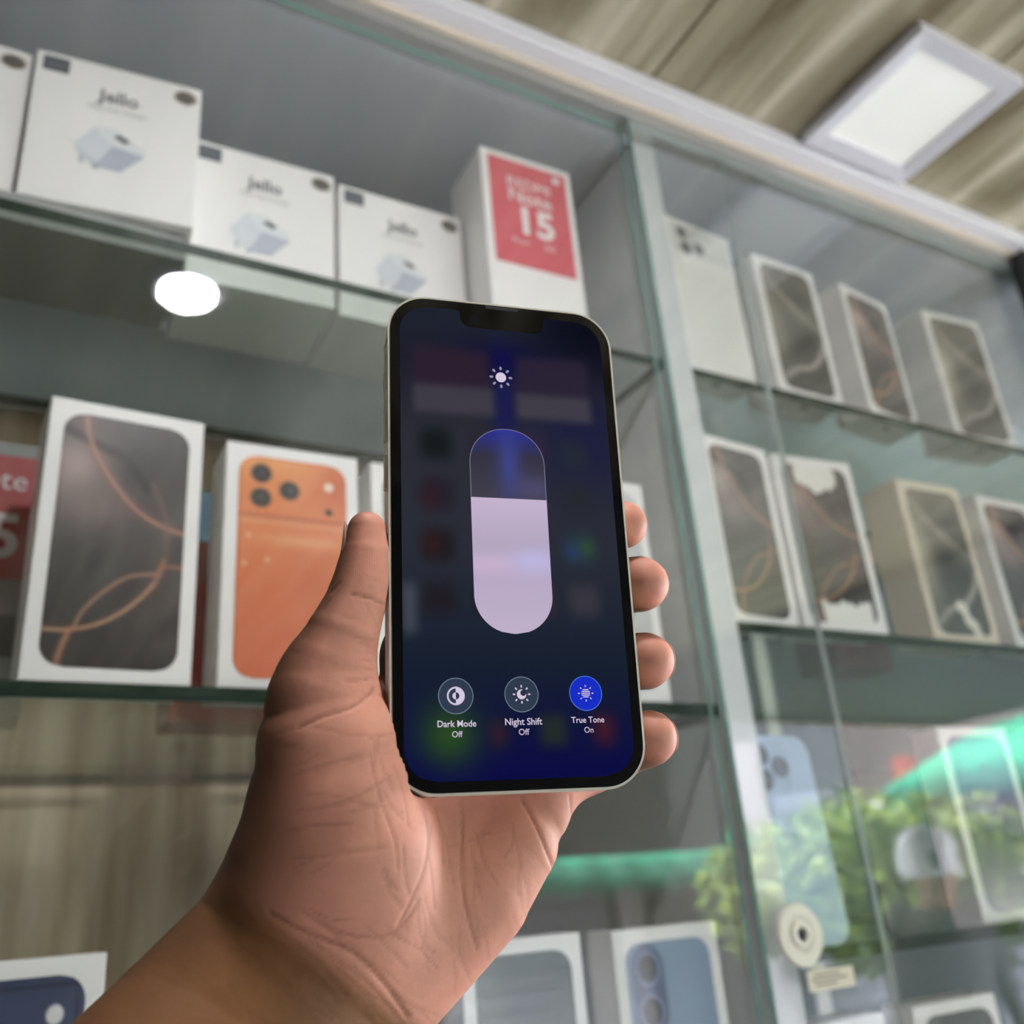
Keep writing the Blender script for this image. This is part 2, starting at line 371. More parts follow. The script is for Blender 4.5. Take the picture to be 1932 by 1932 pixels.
cpart('cornice', (XL-.02, .4985, zw(.7005)), (XR+.4, .60, zw(.7195)), CORN, .003)
cpart('cream_strip', (XL-.02, .515, zw(.6915)), (XR+.4, .60, zw(.7003)), CREAM, .001)
trk = cpart('top_track', (XL, .518, zw(.6775)), (XR, .539, zw(.6912)), ALU)
for x in (.585, .86): cpart('slotted_upright', (x, .882, zw(-.62)), (x+.022, .899, zw(.42)), ALU)

# glass shelves (edge faces carry the green of the cut glass)
def glass_box(name, lo, hi, face_axis, gm, em, label, cat, group=None):
    o = boxobj(name, lo, hi, [gm, em])
    for p in o.data.polygons: p.material_index = 0 if abs(p.normal[face_axis]) > .9 else 1
    tag(o, label, cat, group); return o
T = .009
glass_box('glass_shelf', (XL+.001, .549, zw(SH1-T)), (.4875, .803, zw(SH1)), 2, SHELFG, EDGE, 'green-edged glass shelf carrying the white charger boxes', 'shelf')
glass_box('glass_shelf', (.5155, .549, zw(SH1-T)), (XR-.001, .803, zw(SH1)), 2, SHELFG, EDGE, 'glass shelf right of the partition under the white phone-back box', 'shelf')
glass_box('glass_shelf', (XL+.001, .549, zw(SH2-T)), (.4875, .88, zw(SH2)), 2, SHELFG, EDGE, 'green-edged glass shelf under the orange phone box', 'shelf')
glass_box('glass_shelf', (.5155, .549, zw(SH2R-T)), (XR-.001, .88, zw(SH2R)), 2, SHELFG, EDGE, 'glass shelf under the phone box with torn white patches', 'shelf')
glass_box('glass_shelf', (XL+.001, .549, zw(SH3-T)), (.4875, .88, zw(SH3)), 2, SHELFG, EDGE, 'lower left glass shelf under the navy phone box', 'shelf')
glass_box('glass_shelf', (.5155, .549, zw(SH3R-T)), (XR-.001, .88, zw(SH3R)), 2, SHELFG, EDGE, 'glass shelf under the light blue phone', 'shelf')
glass_box('glass_shelf', (.5155, .549, zw(SH4R-T)), (XR-.001, .88, zw(SH4R)), 2, SHELFG, EDGE, 'lowest right glass shelf at the bottom edge of the picture', 'shelf')
# sliding doors
glass_box('sliding_glass_door', (XL, .5305, zw(-.62)), (.4680, .5355, zw(.6774)), 1, CLEAR, EDGE_T, 'clear sliding glass pane in front of the charger boxes', 'glass door')
door = empty('sliding_glass_door', (.53, .5245, zw(-.62))); tag(door, 'clear sliding glass pane with round white pull and paper label', 'glass door')
pn = boxobj('pane', (.4725, .5220, zw(-.62)), (.5860, .5270, zw(.6774)), [CLEAR, EDGE_T, mat('glass_edge_pale', (196, 206, 202), .2)])
for p in pn.data.polygons: p.material_index = 0 if abs(p.normal[1]) > .9 else (1 if p.normal[0] < -.5 else 2)
pn.location -= door.location; pn.parent = door
glass_box('sliding_glass_door', (.5866, .5222, zw(-.62)), (XR-.002, .5270, zw(.6774)), 1, CLEAR, mat('glass_edge_pale', (196, 206, 202), .2), 'clear sliding glass pane in front of the right-hand phone boxes', 'glass door')
pull = link('finger_pull', lathe([(.0, 0), (.0195, 0), (.0202, .0015), (.019, .0032), (.0125, .0030), (.0100, .0016), (.0088, .0018), (.0082, .0042), (.0060, .0046), (.0046, .0040), (.0044, .0012), (.0, .0012)], 48), mat('ivory_plastic', (226, 222, 206), .35), door)
pull.location = Vector((.503, .5219, zw(-.0315)))-door.location; pull.rotation_euler = (math.pi/2, 0, 0)
hole = link('screw_hole', lathe([(.0, .0), (.0043, 0), (.0043, .0016), (.0, .0016)], 24), mat('hole_dark', (40, 42, 40), .6), pull)
st = boxobj('paper_label', (.504, .5214, zw(-.0665)), (.547, .5218, zw(-.054)), mat('cream_paper', (222, 214, 192), .7)); st.location -= door.location; st.parent = door
tm = bmesh.new()
for i, (a, b) in enumerate(((.006, .030), (.004, .036), (.006, .026))): add_box(tm, (.504+a, .52125, zw(-.0575-.003*i)), (.504+b, .5214, zw(-.0563-.003*i)))
lt = link('label_print', bm_mesh(tm), mat('faded_ink', (120, 112, 98), .7)); lt.parent = st; lt.location = -(door.location+st.location)
lt.location = Vector((0, 0, 0))-(st.location+door.location)

# ------------------------------------------------------------------ phone boxes
TABM = mat('tab_grey', (96, 98, 94), .5)
def make_box(name, label, cat, x, y, yaw, w, h, dep, z0, fn=None, mg=(.0085, .0085), rad=.011, res=(50, 100), m=None, group=None):
    """upright carton: x, y = middle of the front bottom edge, z0 = shelf height"""
    t = empty(name, (x, y, zw(z0)), yaw); tag(t, label, cat, group)
    b = link('carton', boxmesh((-w/2, 0, .0001), (w/2, dep, h), .0011), m or WHITE, t)
    if fn is not None:
        p = link('front_print', print_mesh(w-2*mg[0], h-2*mg[1], rad, fn, *res), PRINT, t)
        p.location = (0, -.0004, h/2); p.rotation_euler = (math.pi/2, 0, 0)
        tb = link('pull_tab', extrude_poly(rrect(.012, .005, .0024, 5), 0, .0002), TABM, t); tb.location = (.002, .014, -.00005)
    return t
PB = 'phone boxes standing on the glass shelves'
make_box('phone_box', 'largest phone box at far left with copper arcs on dark screen', 'box', .0605, .5520, .054, .0890, .1708, .045, SH2, lambda U, V: pr_copper(U, V)*.86, (.0085, .0085), .0125, (90, 180), group=PB)
make_box('phone_box', 'phone box showing an orange phone back with three lenses', 'box', .1650, .5600, -.021, .0886, .165, .045, SH2, pr_orange, (.0085, .0085), .0125, (90, 180), group=PB)
make_box('phone_box', 'phone box mostly hidden by the thumb and held phone', 'box', .2701, .5744, .0, .090, .1725, .030, SH2, pr_dark, group=PB)
make_box('phone_box', 'pale phone box behind the fingertips, left of the partition', 'box', .4009, .5490, -.004, .090, .1756, .030, SH2, lambda U, V: grad(V, [(0, (206, 208, 208)), (.5, (188, 190, 192)), (1, (200, 202, 202))]), group=PB)
make_box('phone_box', 'white phone box with three grey lenses right of the partition', 'box', .5640, .5520, .08, .0866, .172, .032, SH1, pr_white, (.004, .004), .006, group=PB)
make_box('phone_box', 'upper right phone box, first with a grey swirl screen', 'box', .6779, .5540, .019, .0879, .164, .040, SH1, pr_swirl, group=PB)
make_box('phone_box', 'upper right phone box with copper streak, between two grey swirl boxes', 'box', .7990, .5560, .129, .0876, .160, .040, SH1, pr_copper, group=PB)
make_box('phone_box', 'rightmost box of the upper right shelf with a bright grey swirl', 'box', .9507, .5570, -.083, .0939, .1716, .045, SH1, lambda U, V: pr_swirl(U, V, warm=.8), group=PB)
make_box('phone_box', 'muted copper-arc box directly right of the white partition', 'box', .5620, .5560, .085, .0833, .172, .030, SH2R, lambda U, V: pr_copper(U, V)*.72+np.array((118, 124, 120))*.28, group=PB)
make_box('phone_box', 'phone box with torn white patches over its copper-arc screen', 'box', .6562, .5545, -.095, .0929, .1696, .032, SH2R, lambda U, V: np.where((pr_copper(U, V, True).min(1) > 195)[:, None], pr_copper(U, V, True), pr_copper(U, V, True)*.82), group=PB)
make_box('phone_box', 'beige-edged grey swirl box right of the torn one', 'box', .8203, .5560, -.033, .0921, .1689, .045, SH2R, lambda U, V: pr_swirl(U, V, True, .5), m=mat('box_card_beige', (226, 214, 194), .45), group=PB)
make_box('phone_box', 'copper-arc phone box cut by the right edge of the picture', 'box', .9400, .5560, .004, .090, .1675, .030, SH2R, pr_copper, group=PB)
make_box('phone_box', 'phone box with navy phone back in the bottom left corner', 'box', .0270, .5560, .03, .0900, .188, .030, SH3, pr_navy, (.0085, .0085), .0125, (90, 180), group=PB)
make_box('phone_box', 'dark-screen phone box just right of the wrist', 'box', .3090, .5560, .0, .0840, .175, .030, SH3, pr_dark, (.0085, .0085), .012, group=PB)
make_box('phone_box', 'phone box with blue phone back and two stacked lenses', 'box', .4180, .5560, .0, .0860, .1735, .030, SH3, pr_blue2, (.0085, .0085), .012, (70, 140), group=PB)
make_box('phone_box', 'phone box with purple screen at lower right', 'box', .7920, .5580, -.03, .0920, .162, .030, SH3R, pr_purple, (.0085, .0085), .012, group=PB)
make_box('phone_box', 'low white phone box at bottom right, only its top showing', 'box', .6860, .5580, -.02, .0940, .172, .030, SH4R, pr_dark, (.0085, .0085), .012, group=PB)
make_box('phone_box', 'low white phone box below the paper label', 'box', .5680, .5580, .0, .0780, .172, .030, SH4R, pr_dark, (.0085, .0085), .012, group=PB)
# second row behind
RED = mat('red_card', (176, 44, 52), .4); RED2 = mat('pink_red_panel', (216, 96, 108), .4)
INKW = mat('white_ink', (240, 232, 232), .5); SLATE = mat('slate_ink', (84, 88, 98), .5)
def lettering(name, s, size, parent, x, z, m, **kw):
    y = kw.pop('y', -.0006)
    o = link(name, text_mesh(s, size, **kw), m, parent); o.location = (x, y, z); o.rotation_euler = (math.pi/2, 0, 0); return o
rb = make_box('phone_box', 'red and grey phone box peeking out at the far left edge', 'box', -.022, .640, .0, .090, .180, .045, SH2, None, m=mat('grey_card', (150, 152, 150), .5))
pl_ = boxobj('red_panel', (-.044, -.0006, .085), (.044, 0, .170), RED, rb)
lettering('lettering', 'Note', .020, rb, .012, .152, INKW, y=-.0009); lettering('lettering', '15', .042, rb, .012, .112, INKW, bold=.001, y=-.0009)
dk = boxobj('dark_panel', (.0, -.0006, .035), (.036, 0, .062), mat('slate_panel', (78, 84, 90), .5), rb)
make_box('phone_box', 'slim red box in the gap between copper-arc and orange boxes', 'box', .150, .650, .0, .080, .128, .05, SH2, None, m=RED)
bb = make_box('accessory_box', 'small blue box with orange dot above the slim red box', 'box', .152, .652, .0, .060, .040, .04, SH2+.128, None, m=mat('teal_card', (70, 118, 140), .5))
dd = bmesh.new(); add_disc(dd, 0, 0, 0, .007); od = link('orange_dot', bm_mesh(dd), mat('orange_ink', (220, 132, 60), .5), bb); od.location = (-.012, -.0004, .014); od.rotation_euler = (math.pi/2, 0, 0)
make_box('phone_box', 'dark red box behind the torn-patch box', 'box', .795, .660, .0, .085, .150, .05, SH2R, None, m=mat('dark_red_card', (120, 34, 44), .45))
make_box('phone_box', 'red box lying low behind the orange phone box', 'box', .270, .700, .0, .11, .12, .06, SH2, None, m=mat('rose_card', (170, 84, 80), .5))

# charger boxes
CHG = [((-.047, .030), 0)]
def charger_print():
    """isometric wall plug printed on the carton, unit box about 1 wide"""
    P = dict(a=(-.50, .02), b=(-.24, .42), c=(.02, .46), d=(.50, .12), e=(.48, .02), f=(.16, -.36), g=(-.20, -.34), h=(-.44, -.16), m=(.02, .10), n=(-.18, .30))
    faces = [(('a', 'b', 'n', 'm', 'g', 'h'), (216, 220, 226)), (('b', 'c', 'd', 'e', 'm', 'n'), (228, 230, 232)), (('m', 'e', 'f', 'g'), (186, 190, 204))]
    vs, fs, cs = [], [], []
    def addf(pts, col, z):
        i = len(vs); vs.extend([(x, y, z) for x, y in pts]); fs.append(list(range(i, i+len(pts)))); cs.extend([col]*len(pts))
    for f, c in faces: addf([P[k] for k in f], c, 0)
    addf([(.02, .28), (.10, .34), (.26, .25), (.18, .18)], (118, 120, 124), .0006)
    addf([(-.42, -.18), (-.34, -.22), (-.36, -.34), (-.43, -.32)], (196, 200, 206), 0); addf([(-.22, -.30), (-.14, -.32), (-.16, -.40), (-.24, -.38)], (186, 190, 198), 0)
    me = bpy.data.meshes.new('charger'); me.from_pydata(vs, [], fs)
    c = lin(np.array(cs)/255.); at = me.color_attributes.new('print', 'FLOAT_COLOR', 'POINT')
    at.data.foreach_set('color', np.concatenate([c, np.ones((len(c), 1))], 1).astype(np.float32).ravel()); me.materials.append(PRINT)
    return me
chg_me = charger_print()
seal_bm = bmesh.new(); add_disc(seal_bm, 0, 0, 0, .0082, .0066, 28); seal_me = bm_mesh(seal_bm); seal_me.materials.append(mat('seal_gold', (170, 156, 134), .45))
seal2_bm = bmesh.new(); add_disc(seal2_bm, 0, 0, .0002, .0068, .0053, 28); seal2_me = bm_mesh(seal2_bm); seal2_me.materials.append(mat('seal_dark', (98, 94, 90), .45))
jello_me = text_mesh('Jello', .0152, bold=.0004); jello_me.materials.append(mat('grey_ink', (128, 128, 132), .5))
sub_me = text_mesh('Multi Fast Charger', .0052); sub_me.materials.append(mat('pale_ink', (176, 176, 176), .5))
logo_me = boxmesh((-.0085, 0, -.0065), (.0085, .0003, .0065)); logo_me.materials.append(SLATE)
bar_me = boxmesh((-.006, 0, -.0012), (.006, .0002, .0003)); bar_me.materials.append(mat('logo_ink', (128, 132, 140), .5))
jc_me = boxmesh((-.0555, 0, .0001), (.0555, .085, .129), .001); jc_me.materials.append(WHITE)
def charger_box(label, x, y, yaw, z0):
    t = empty('charger_box', (x, y, zw(z0)), yaw); tag(t, label, 'box', 'white charger boxes on the upper left shelf')
    def ch(name, me, loc, rx=True, parent=t, s=None):
        o = bpy.data.objects.new(name, me); COL.objects.link(o); o.parent = parent; o.location = loc
        if rx: o.rotation_euler = (math.pi/2, 0, 0)
        if s: o.scale = (s, s, 1)
        return o
    ch('carton', jc_me, (0, 0, 0), False)
    lg = ch('logo_patch', logo_me, (-.0425, -.0004, .1185), False); ch('logo_line', bar_me, (0, -.0002, 0), False, lg)
    se = ch('seal', seal_me, (.0445, -.0004, .1170)); ch('seal_centre', seal2_me, (0, 0, 0), False, se)
    ch('lettering', jello_me, (.0, -.0004, .1000)); ch('small_print', sub_me, (.0, -.0004, .0885))
    ch('charger_picture', chg_me, (-.002, -.0004, .0515), s=.046)
    return t
charger_box('white charger box cut off by the left edge of the picture', -.0775, .5760, .0, SH1+.022)
charger_box('leftmost full white charger box, raised on a grey flat box', .0359, .5640, -.084, SH1+.022)
charger_box('middle white charger box standing directly on the glass shelf', .1470, .5850, -.028, SH1)
charger_box('rightmost white charger box, next to the red-fronted box', .2640, .5890, -.005, SH1)
fb = boxobj('flat_box', (-.150, .5685, zw(SH1)), (.0885, .660, zw(SH1+.0218)), mat('grey_flat_card', (150, 152, 150), .5), None, .001); tag(fb, 'flat grey box lying under the two leftmost charger boxes', 'box')

nb = make_box('phone_box', 'white phone box with red front panel and large numeral 15', 'box', .3690, .5500, -.022, .0915, .182, .060, SH1, None)
rp = boxobj('red_panel', (-.0385, -.0006, .062), (.0395, 0, .175), RED2, nb)
lettering('lettering', 'REDMI', .0155, nb, .0, .1505, INKW, y=-.0009); lettering('lettering', 'Note', .0205, nb, .0, .1360, INKW, y=-.0009, bold=.0002)
lettering('lettering', '15', .040, nb, .003, .1090, INKW, y=-.0009, bold=.0012); lettering('lettering', 'Pro+', .0085, nb, -.013, .0870, INKW, y=-.0009); lettering('lettering', '5G', .0085, nb, .015, .0870, INKW, y=-.0009)
mk = link('maker_mark', extrude_poly(rrect(.007, .007, .002, 5), 0, .0003), INKW, nb); mk.location = (.029, -.0009, .166); mk.rotation_euler = (math.pi/2, 0, 0)

# light blue display phone and dark phone in clear case, standing on the lower right shelf
def loose_phone(name, label, x, y, yaw, lean, z0, w, h, col, lenses=True, mt=None):
    t = empty(name, (x, y, zw(z0)), yaw); t.rotation_euler = (-lean, 0, yaw); tag(t, label, 'phone')
    b = link('phone_body', extrude_poly(rrect(w, h, .012, 8), -.0039, .0039, .0016), mt or mat(name+'_shell', col, .3), t); b.rotation_euler = (math.pi/2, 0, 0); b.location = (0, .004, h/2)
    if lenses:
        pl = link('camera_plateau', extrude_poly(rrect(.038, .040, .010, 6), 0, .0012, .0004), mat(name+'_plateau', tuple(int(c*.97) for c in col), .25), t); pl.rotation_euler = (math.pi/2, 0, 0); pl.location = (-w/2+.0235, .0001, h-.0245)
        for lx, lz in ((-.009, .0095), (-.009, -.0095), (.0095, 0)):
            l = link('lens', lathe([(0, 0), (.0080, 0), (.0080, .0014), (.0066, .0018), (.0062, .0009), (0, .0009)], 28), mat('lens_grey', (88, 96, 106), .2), pl); l.location = (lx, lz, .0011)
    return t
loose_phone('display_phone', 'light blue phone showing its back beside the white pull', .5500, .5520, .0, .05, SH3R, .0680, .1520, (168, 190, 214))
loose_phone('cased_phone', 'dark grey phone left of the purple-screen box', .6820, .5720, .0, .05, SH3R, .0700, .1280, (78, 82, 84), False)

# ------------------------------------------------------------------ ceiling lights
LP = empty('panel_light', (.755, .4185, CZ)); tag(LP, 'square white panel light on the marbled ceiling', 'light')
bm = bmesh.new(); s0, s1 = .0755, .058
o_ = [bm.verts.new((sx*s0, sy*s0, -.012)) for sx, sy in ((-1, -1), (1, -1), (1, 1), (-1, 1))]; i_ = [bm.verts.new((sx*s1, sy*s1, -.010)) for sx, sy in ((-1, -1), (1, -1), (1, 1), (-1, 1))]
t_ = [bm.verts.new((v.co.x, v.co.y, -.0002)) for v in o_]; d_ = [bm.verts.new((v.co.x, v.co.y, -.006)) for v in i_]
for k in range(4):
    j = (k+1) % 4
    bm.faces.new((o_[k], i_[k], i_[j], o_[j])); bm.faces.new((o_[j], t_[j], t_[k], o_[k])); bm.faces.new((i_[k], d_[k], d_[j], i_[j]))
bm.faces.new(t_); bmesh.ops.recalc_face_normals(bm, faces=bm.faces)
link('frame', bm_mesh(bm), mat('lamp_white', (232, 230, 238), .35), LP)
boxobj('diffuser', (-s1, -s1, -.0065), (s1, s1, -.0045), glow_mat('panel_diffuser', (240, 240, 236), .30), LP)
DL = empty('round_downlight', (.160, .073, CZ)); tag(DL, 'round lit downlight overhead, mirrored in the cabinet glass', 'light')
link('rim', lathe([(.0, -.0002), (.046, -.0002), (.046, -.006), (.040, -.010), (.0, -.010)], 40), mat('lamp_white', (232, 230, 238), .35), DL)
link('diffuser', lathe([(.0, -.0101), (.0325, -.0101), (.030, -.0125), (.0, -.0135)], 40), glow_mat('downlight_glow', (250, 250, 255), 360), DL)

# ------------------------------------------------------------------ the held phone
PT = np.array([.1289, .2194, .101])
px_ = np.array([.9735, -.2285, -.0092]); px_ /= np.linalg.norm(px_)
py_ = np.array([-.0318, -.0862, 1.0194]); py_ -= px_*(px_@py_); py_ /= np.linalg.norm(py_)
pz_ = np.cross(px_, py_)
PM = np.stack([px_, py_, pz_], 1)           # phone axes as columns
def PL(x, y, z=0.):
    """photo pixel -> point of the phone's own frame at height z above its front glass (metres)"""
    r = PM.T@ray(x, y); o = PM.T@(-PT)
    t = (z-o[2])/r[2]; return o+r*t
def to_px(P):
    """points of the phone's frame -> photo pixels"""
    c = (MW.T@((PM@np.asarray(P).T)+PT[:, None]))
    return np.stack([CPX+FPX*c[0]/c[2], CPX+FPX*c[1]/c[2]], 1)
PMX = Matrix.Identity(4)
for i in range(3):
    for j in range(3): PMX[i][j] = PM[i][j]
    PMX[i][3] = PT[i]+(ZC if i == 2 else 0)
phone = empty('smartphone'); phone.matrix_world = PMX
tag(phone, 'smartphone with cream frame held in a hand, screen showing brightness slider', 'phone')
PWD, PHT, PTH = .0715, .1467, .0078
FRAME = mat('cream_aluminium', (240, 234, 218), .3, .1); 
def pp(name, me, m, parent=phone, loc=(0, 0, 0)): return link(name, me, m, parent, loc)
pp('frame', extrude_poly(rrect(PWD, PHT, .0122, 12), -PTH, -.0001, .0007), FRAME)
pp('front_glass', extrude_poly(rrect(PWD-.0014, PHT-.0014, .0115, 12), -.0006, .00012, .00015), BLK)
pp('back_glass', extrude_poly(rrect(PWD-.002, PHT-.002, .0112, 12), -PTH-.0002, -PTH+.0005), mat('cream_back_glass', (232, 226, 214), .15))
SW, SH = PWD-.0071, PHT-.0071
scr = pp('display', print_mesh(SW, SH, .0088, pr_screen, 80, 150), SCREEN, phone, (0, 0, .00016))
# notch
nw, nh, yt = .0268, .0056, SH/2
def arc(cx, cy, r, a0, a1, n=8): return [(cx+r*math.cos(math.radians(a0+(a1-a0)*i/n)), cy+r*math.sin(math.radians(a0+(a1-a0)*i/n))) for i in range(n+1)]
npts = arc(-nw/2-.0012, yt-.0010, .0012, 90, 0, 5)+arc(-nw/2+.0034, yt-nh+.0034, .0034, 180, 270)+arc(nw/2-.0034, yt-nh+.0034, .0034, 270, 360)+arc(nw/2+.0012, yt-.0010, .0012, 180, 90, 5)
npts = [(x, min(y, yt+.0002)) for x, y in npts]
pp('notch', poly_pts(npts), BLK, scr, (0, 0, .00004))
pp('earpiece', extrude_poly(rrect(.0105, .0010, .0005, 4), 0, .00006), mat('mesh_dark', (44, 42, 42), .6), phone, (0, PHT/2-.00155, .00013))
bm = bmesh.new(); add_disc(bm, 0, 0, 0, .0017); pp('front_camera', bm_mesh(bm), mat('lens_navy', (14, 18, 34), .1), scr, (-.0088, yt-.0027, .0001))
# side buttons
for y0, ln, nm in ((.0455, .0058, 'mute_switch'), (.0315, .0105, 'volume_button'), (.0165, .0105, 'volume_button')):
    b = pp(nm, boxmesh((-.0006, -ln/2, -.0014), (.0006, ln/2, .0014), .0004), FRAME, phone, (-PWD/2-.0001, y0, -PTH/2))
pp('power_button', boxmesh((-.0006, -.008, -.0014), (.0006, .008, .0014), .0004), FRAME, phone, (PWD/2+.0001, .020, -PTH/2))
ANT = mat('antenna_grey', (176, 172, 160), .5)
for x, y, sx, sy in ((-PWD/2, .058, .0003, .0012), (-PWD/2, -.058, .0003, .0012), (PWD/2, .058, .0003, .0012), (PWD/2, -.058, .0003, .0012), (-.0235, -PHT/2, .0012, .0003), (.0235, PHT/2, .0012, .0003)):
    pp('antenna_line', boxmesh((-sx/2, -sy/2, -PTH/2+.0008), (sx/2, sy/2, PTH/2-.0008)), ANT, phone, (x, y, -PTH/2))
cb = pp('camera_bump', extrude_poly(rrect(.031, .031, .008, 8), -.0015, 0, .0004), mat('cream_back_glass', (232, 226, 214), .15), phone, (.017, PHT/2-.0195, -PTH-.0002))
for lx, ly in ((-.006, .006), (.006, -.006)): pp('rear_lens', lathe([(0, 0), (.0062, 0), (.0062, -.0014), (.005, -.0018), (0, -.0016)], 24), BLK, cb, (lx, ly, -.0015))

# what the screen shows
UIW = glow_mat('ui_white', (214, 200, 222), 1.); UIG = glow_mat('ui_grey', (150, 142, 162), 1.); UIB = glow_mat('ui_blue', (22, 44, 196), 1.)
UIO = glow_mat('ui_outline', (126, 124, 146), 1.); UID = glow_mat('ui_disc', (46, 58, 78), 1.); UIR = glow_mat('ui_rim', (112, 126, 140), 1.); UIK = glow_mat('ui_dark', (40, 48, 66), 1.)
ZU = .00022
def P2(x, y): p = PL(x, y, .0002); return float(p[0]), float(p[1])
def add_dash(bm, x, y, a, r0, r1, w, z=0.):
    c, s = math.cos(a), math.sin(a); pts = []
    for k in range(7):
        t = math.radians(-90+30*k); pts.append((r1-w/2+w/2*math.cos(t), w/2*math.sin(t)))
    for k in range(7):
        t = math.radians(90+30*k); pts.append((r0+w/2+w/2*math.cos(t), w/2*math.sin(t)))
    bm.faces.new([bm.verts.new((x+c*u-s*v, y+s*u+c*v, z)) for u, v in pts])
def ui(name, bm, m, parent=scr, z=0.):
    return pp(name, bm_mesh(bm), m, parent, (0, 0, ZU-.00016+z))
x, y = P2(945, 712)
bm = bmesh.new(); add_disc(bm, x, y, 0, .00165, n=28); si = ui('sun_icon', bm, UIW)
bm = bmesh.new()
for k in range(8): add_dash(bm, x, y, k*math.pi/4, .0024, .0036, .00075)
ui('sun_rays', bm, UIG, si, -.00006)
xl, _ = P2(887, 941); xr, yf = P2(1030, 944); _, yt_ = P2(955, 810); _, yb_ = P2(972, 1196); xc = (P2(955, 810)[0]+P2(972, 1196)[0])/2
sw = xr-xl; sr = sw*.48
# upper (empty) part of the slider, lower (filled) part, outline
def slider_mesh(y0, y1, fn, top):
    nv, nu = 70, 50; v = np.linspace(0, 1, nv); yy = y1+(y0-y1)*v; d = np.zeros(nv)
    if top: k = yy > y1-sr; d[k] = sr-np.sqrt(np.maximum(0, sr**2-(yy[k]-(y1-sr))**2))
    else: k = yy < y0+sr; d[k] = sr-np.sqrt(np.maximum(0, sr**2-(y0+sr-yy[k])**2))
    u = np.linspace(-1, 1, nu); X = xc+u[None]*(sw/2-d)[:, None]; Y = np.repeat(yy[:, None], nu, 1)
    co = np.stack([X, Y, np.zeros_like(X)], -1).reshape(-1, 3); idx = np.arange(nv*nu).reshape(nv, nu)
    fa = np.stack([idx[:-1, :-1], idx[1:, :-1], idx[1:, 1:], idx[:-1, 1:]], -1).reshape(-1, 4)
    me = bpy.data.meshes.new('slider'); me.from_pydata(co.tolist(), [], fa.tolist())
    c = fn(((X-xc)/sw+.5).ravel(), np.repeat(v[:, None], nu, 1).ravel()); c = lin(np.clip(c, 0, 255)/255)
    at = me.color_attributes.new('print', 'FLOAT_COLOR', 'POINT'); at.data.foreach_set('color', np.concatenate([c, np.ones((len(c), 1))], 1).astype(np.float32).ravel())
    return me
sl = pp('brightness_slider', slider_mesh(yf, yt_, pr_slider_top, True), SCREEN, scr, (0, 0, .00006))
pp('slider_fill', slider_mesh(yb_, yf, pr_slider, False), SCREEN, sl, (0, 0, 0))
def outline(w, r):
    return [(w/2, yf)]+arc(w/2-r, yt_-r-(sw-w)/2+.0, r, 0, 90, 14)+arc(-w/2+r, yt_-r-(sw-w)/2, r, 90, 180, 14)+[(-w/2, yf)]
bm = bmesh.new(); A = [bm.verts.new((xc+a, b, 0)) for a, b in outline(sw, sr)]; B = [bm.verts.new((xc+a, b, 0)) for a, b in outline(sw-.0004, sr-.0002)]
for i in range(len(A)-1): bm.faces.new((B[i], A[i], A[i+1], B[i+1]))
ui('slider_outline', bm, UIO, sl, -.00002)
def fit_text(s, wpx, cx, cy, m, parent, bold=0.):
    me = text_mesh(s, .003, bold=bold); xs = [v.co.x for v in me.vertices]; x0, y0 = P2(cx-wpx/2, cy); x1, y1 = P2(cx+wpx/2, cy); k = (x1-x0)/(max(xs)-min(xs))
    mid = (max(xs)+min(xs))/2
    for v in me.vertices: v.co = ((v.co.x-mid)*k, v.co.y*k*1.05, 0)
    return pp('caption', me, m, parent, ((x0+x1)/2, (y0+y1)/2, .00001))
BTN = [(860, 1313, 'Dark Mode', 73, 862, 1366, 'Off', 20, 863, 1386), (984, 1310, 'Night Shift', 70, 988, 1362, 'Off', 20, 989, 1381.5), (1105, 1308, 'True Tone', 62, 1109, 1358.5, 'On', 17, 1111, 1377.5)]
for k, (bx, by, s1_, w1, x1, y1, s2_, w2, x2, y2) in enumerate(BTN):
    x, y = P2(bx, by); r = .00485
    bm = bmesh.new(); add_disc(bm, x, y, 0, r, n=40); bo = ui('round_button', bm, UIB if k == 2 else UID)
    bm = bmesh.new(); add_ring(bm, x, y, 0, r-.00022, r, 48); ui('button_rim', bm, glow_mat('ui_rim_blue', (70, 120, 216), 1.) if k == 2 else UIR, bo, -.00004)
    bm = bmesh.new(); bk = bmesh.new()
    if k == 0:
        add_ring(bm, x, y, 0, .0020, .00245, 36); add_ring(bm, x, y, 0, .00001, .0022, 24, -math.pi/2, math.pi/2)
        add_ring(bk, x, y, 0, .00001, .00095, 20, -math.pi/2, math.pi/2); add_ring(bm, x, y, .00002, .00001, .00095, 20, math.pi/2, 3*math.pi/2)
    elif k == 1:
        add_disc(bm, x, y, 0, .00135, n=28); add_disc(bk, x+.0005, y+.0004, 0, .00085, n=24)
        for q in range(8): add_dash(bm, x, y, q*math.pi/4, .0018, .00255, .0004)
    else:
        for q in range(5):
            yy = -.001+q*.0005; hw = math.sqrt(max(0, .0013**2-yy*yy)); add_box(bm, (x-hw, y+yy-.00013, 0), (x+hw, y+yy+.00013, .00001))
        for q in range(8): add_dash(bm, x, y, q*math.pi/4, .0017, .0023, .0003)
    io = ui('button_icon', bm, UIW, bo, -.00003)
    if len(bk.verts): ui('icon_cutout', bk, UIK, bo, .00000)
    else: bk.free()
    fit_text(s1_, w1, x1, y1, UIW, scr, .00003).location.z = .00006; fit_text(s2_, w2, x2, y2, UIW, scr).location.z = .00006

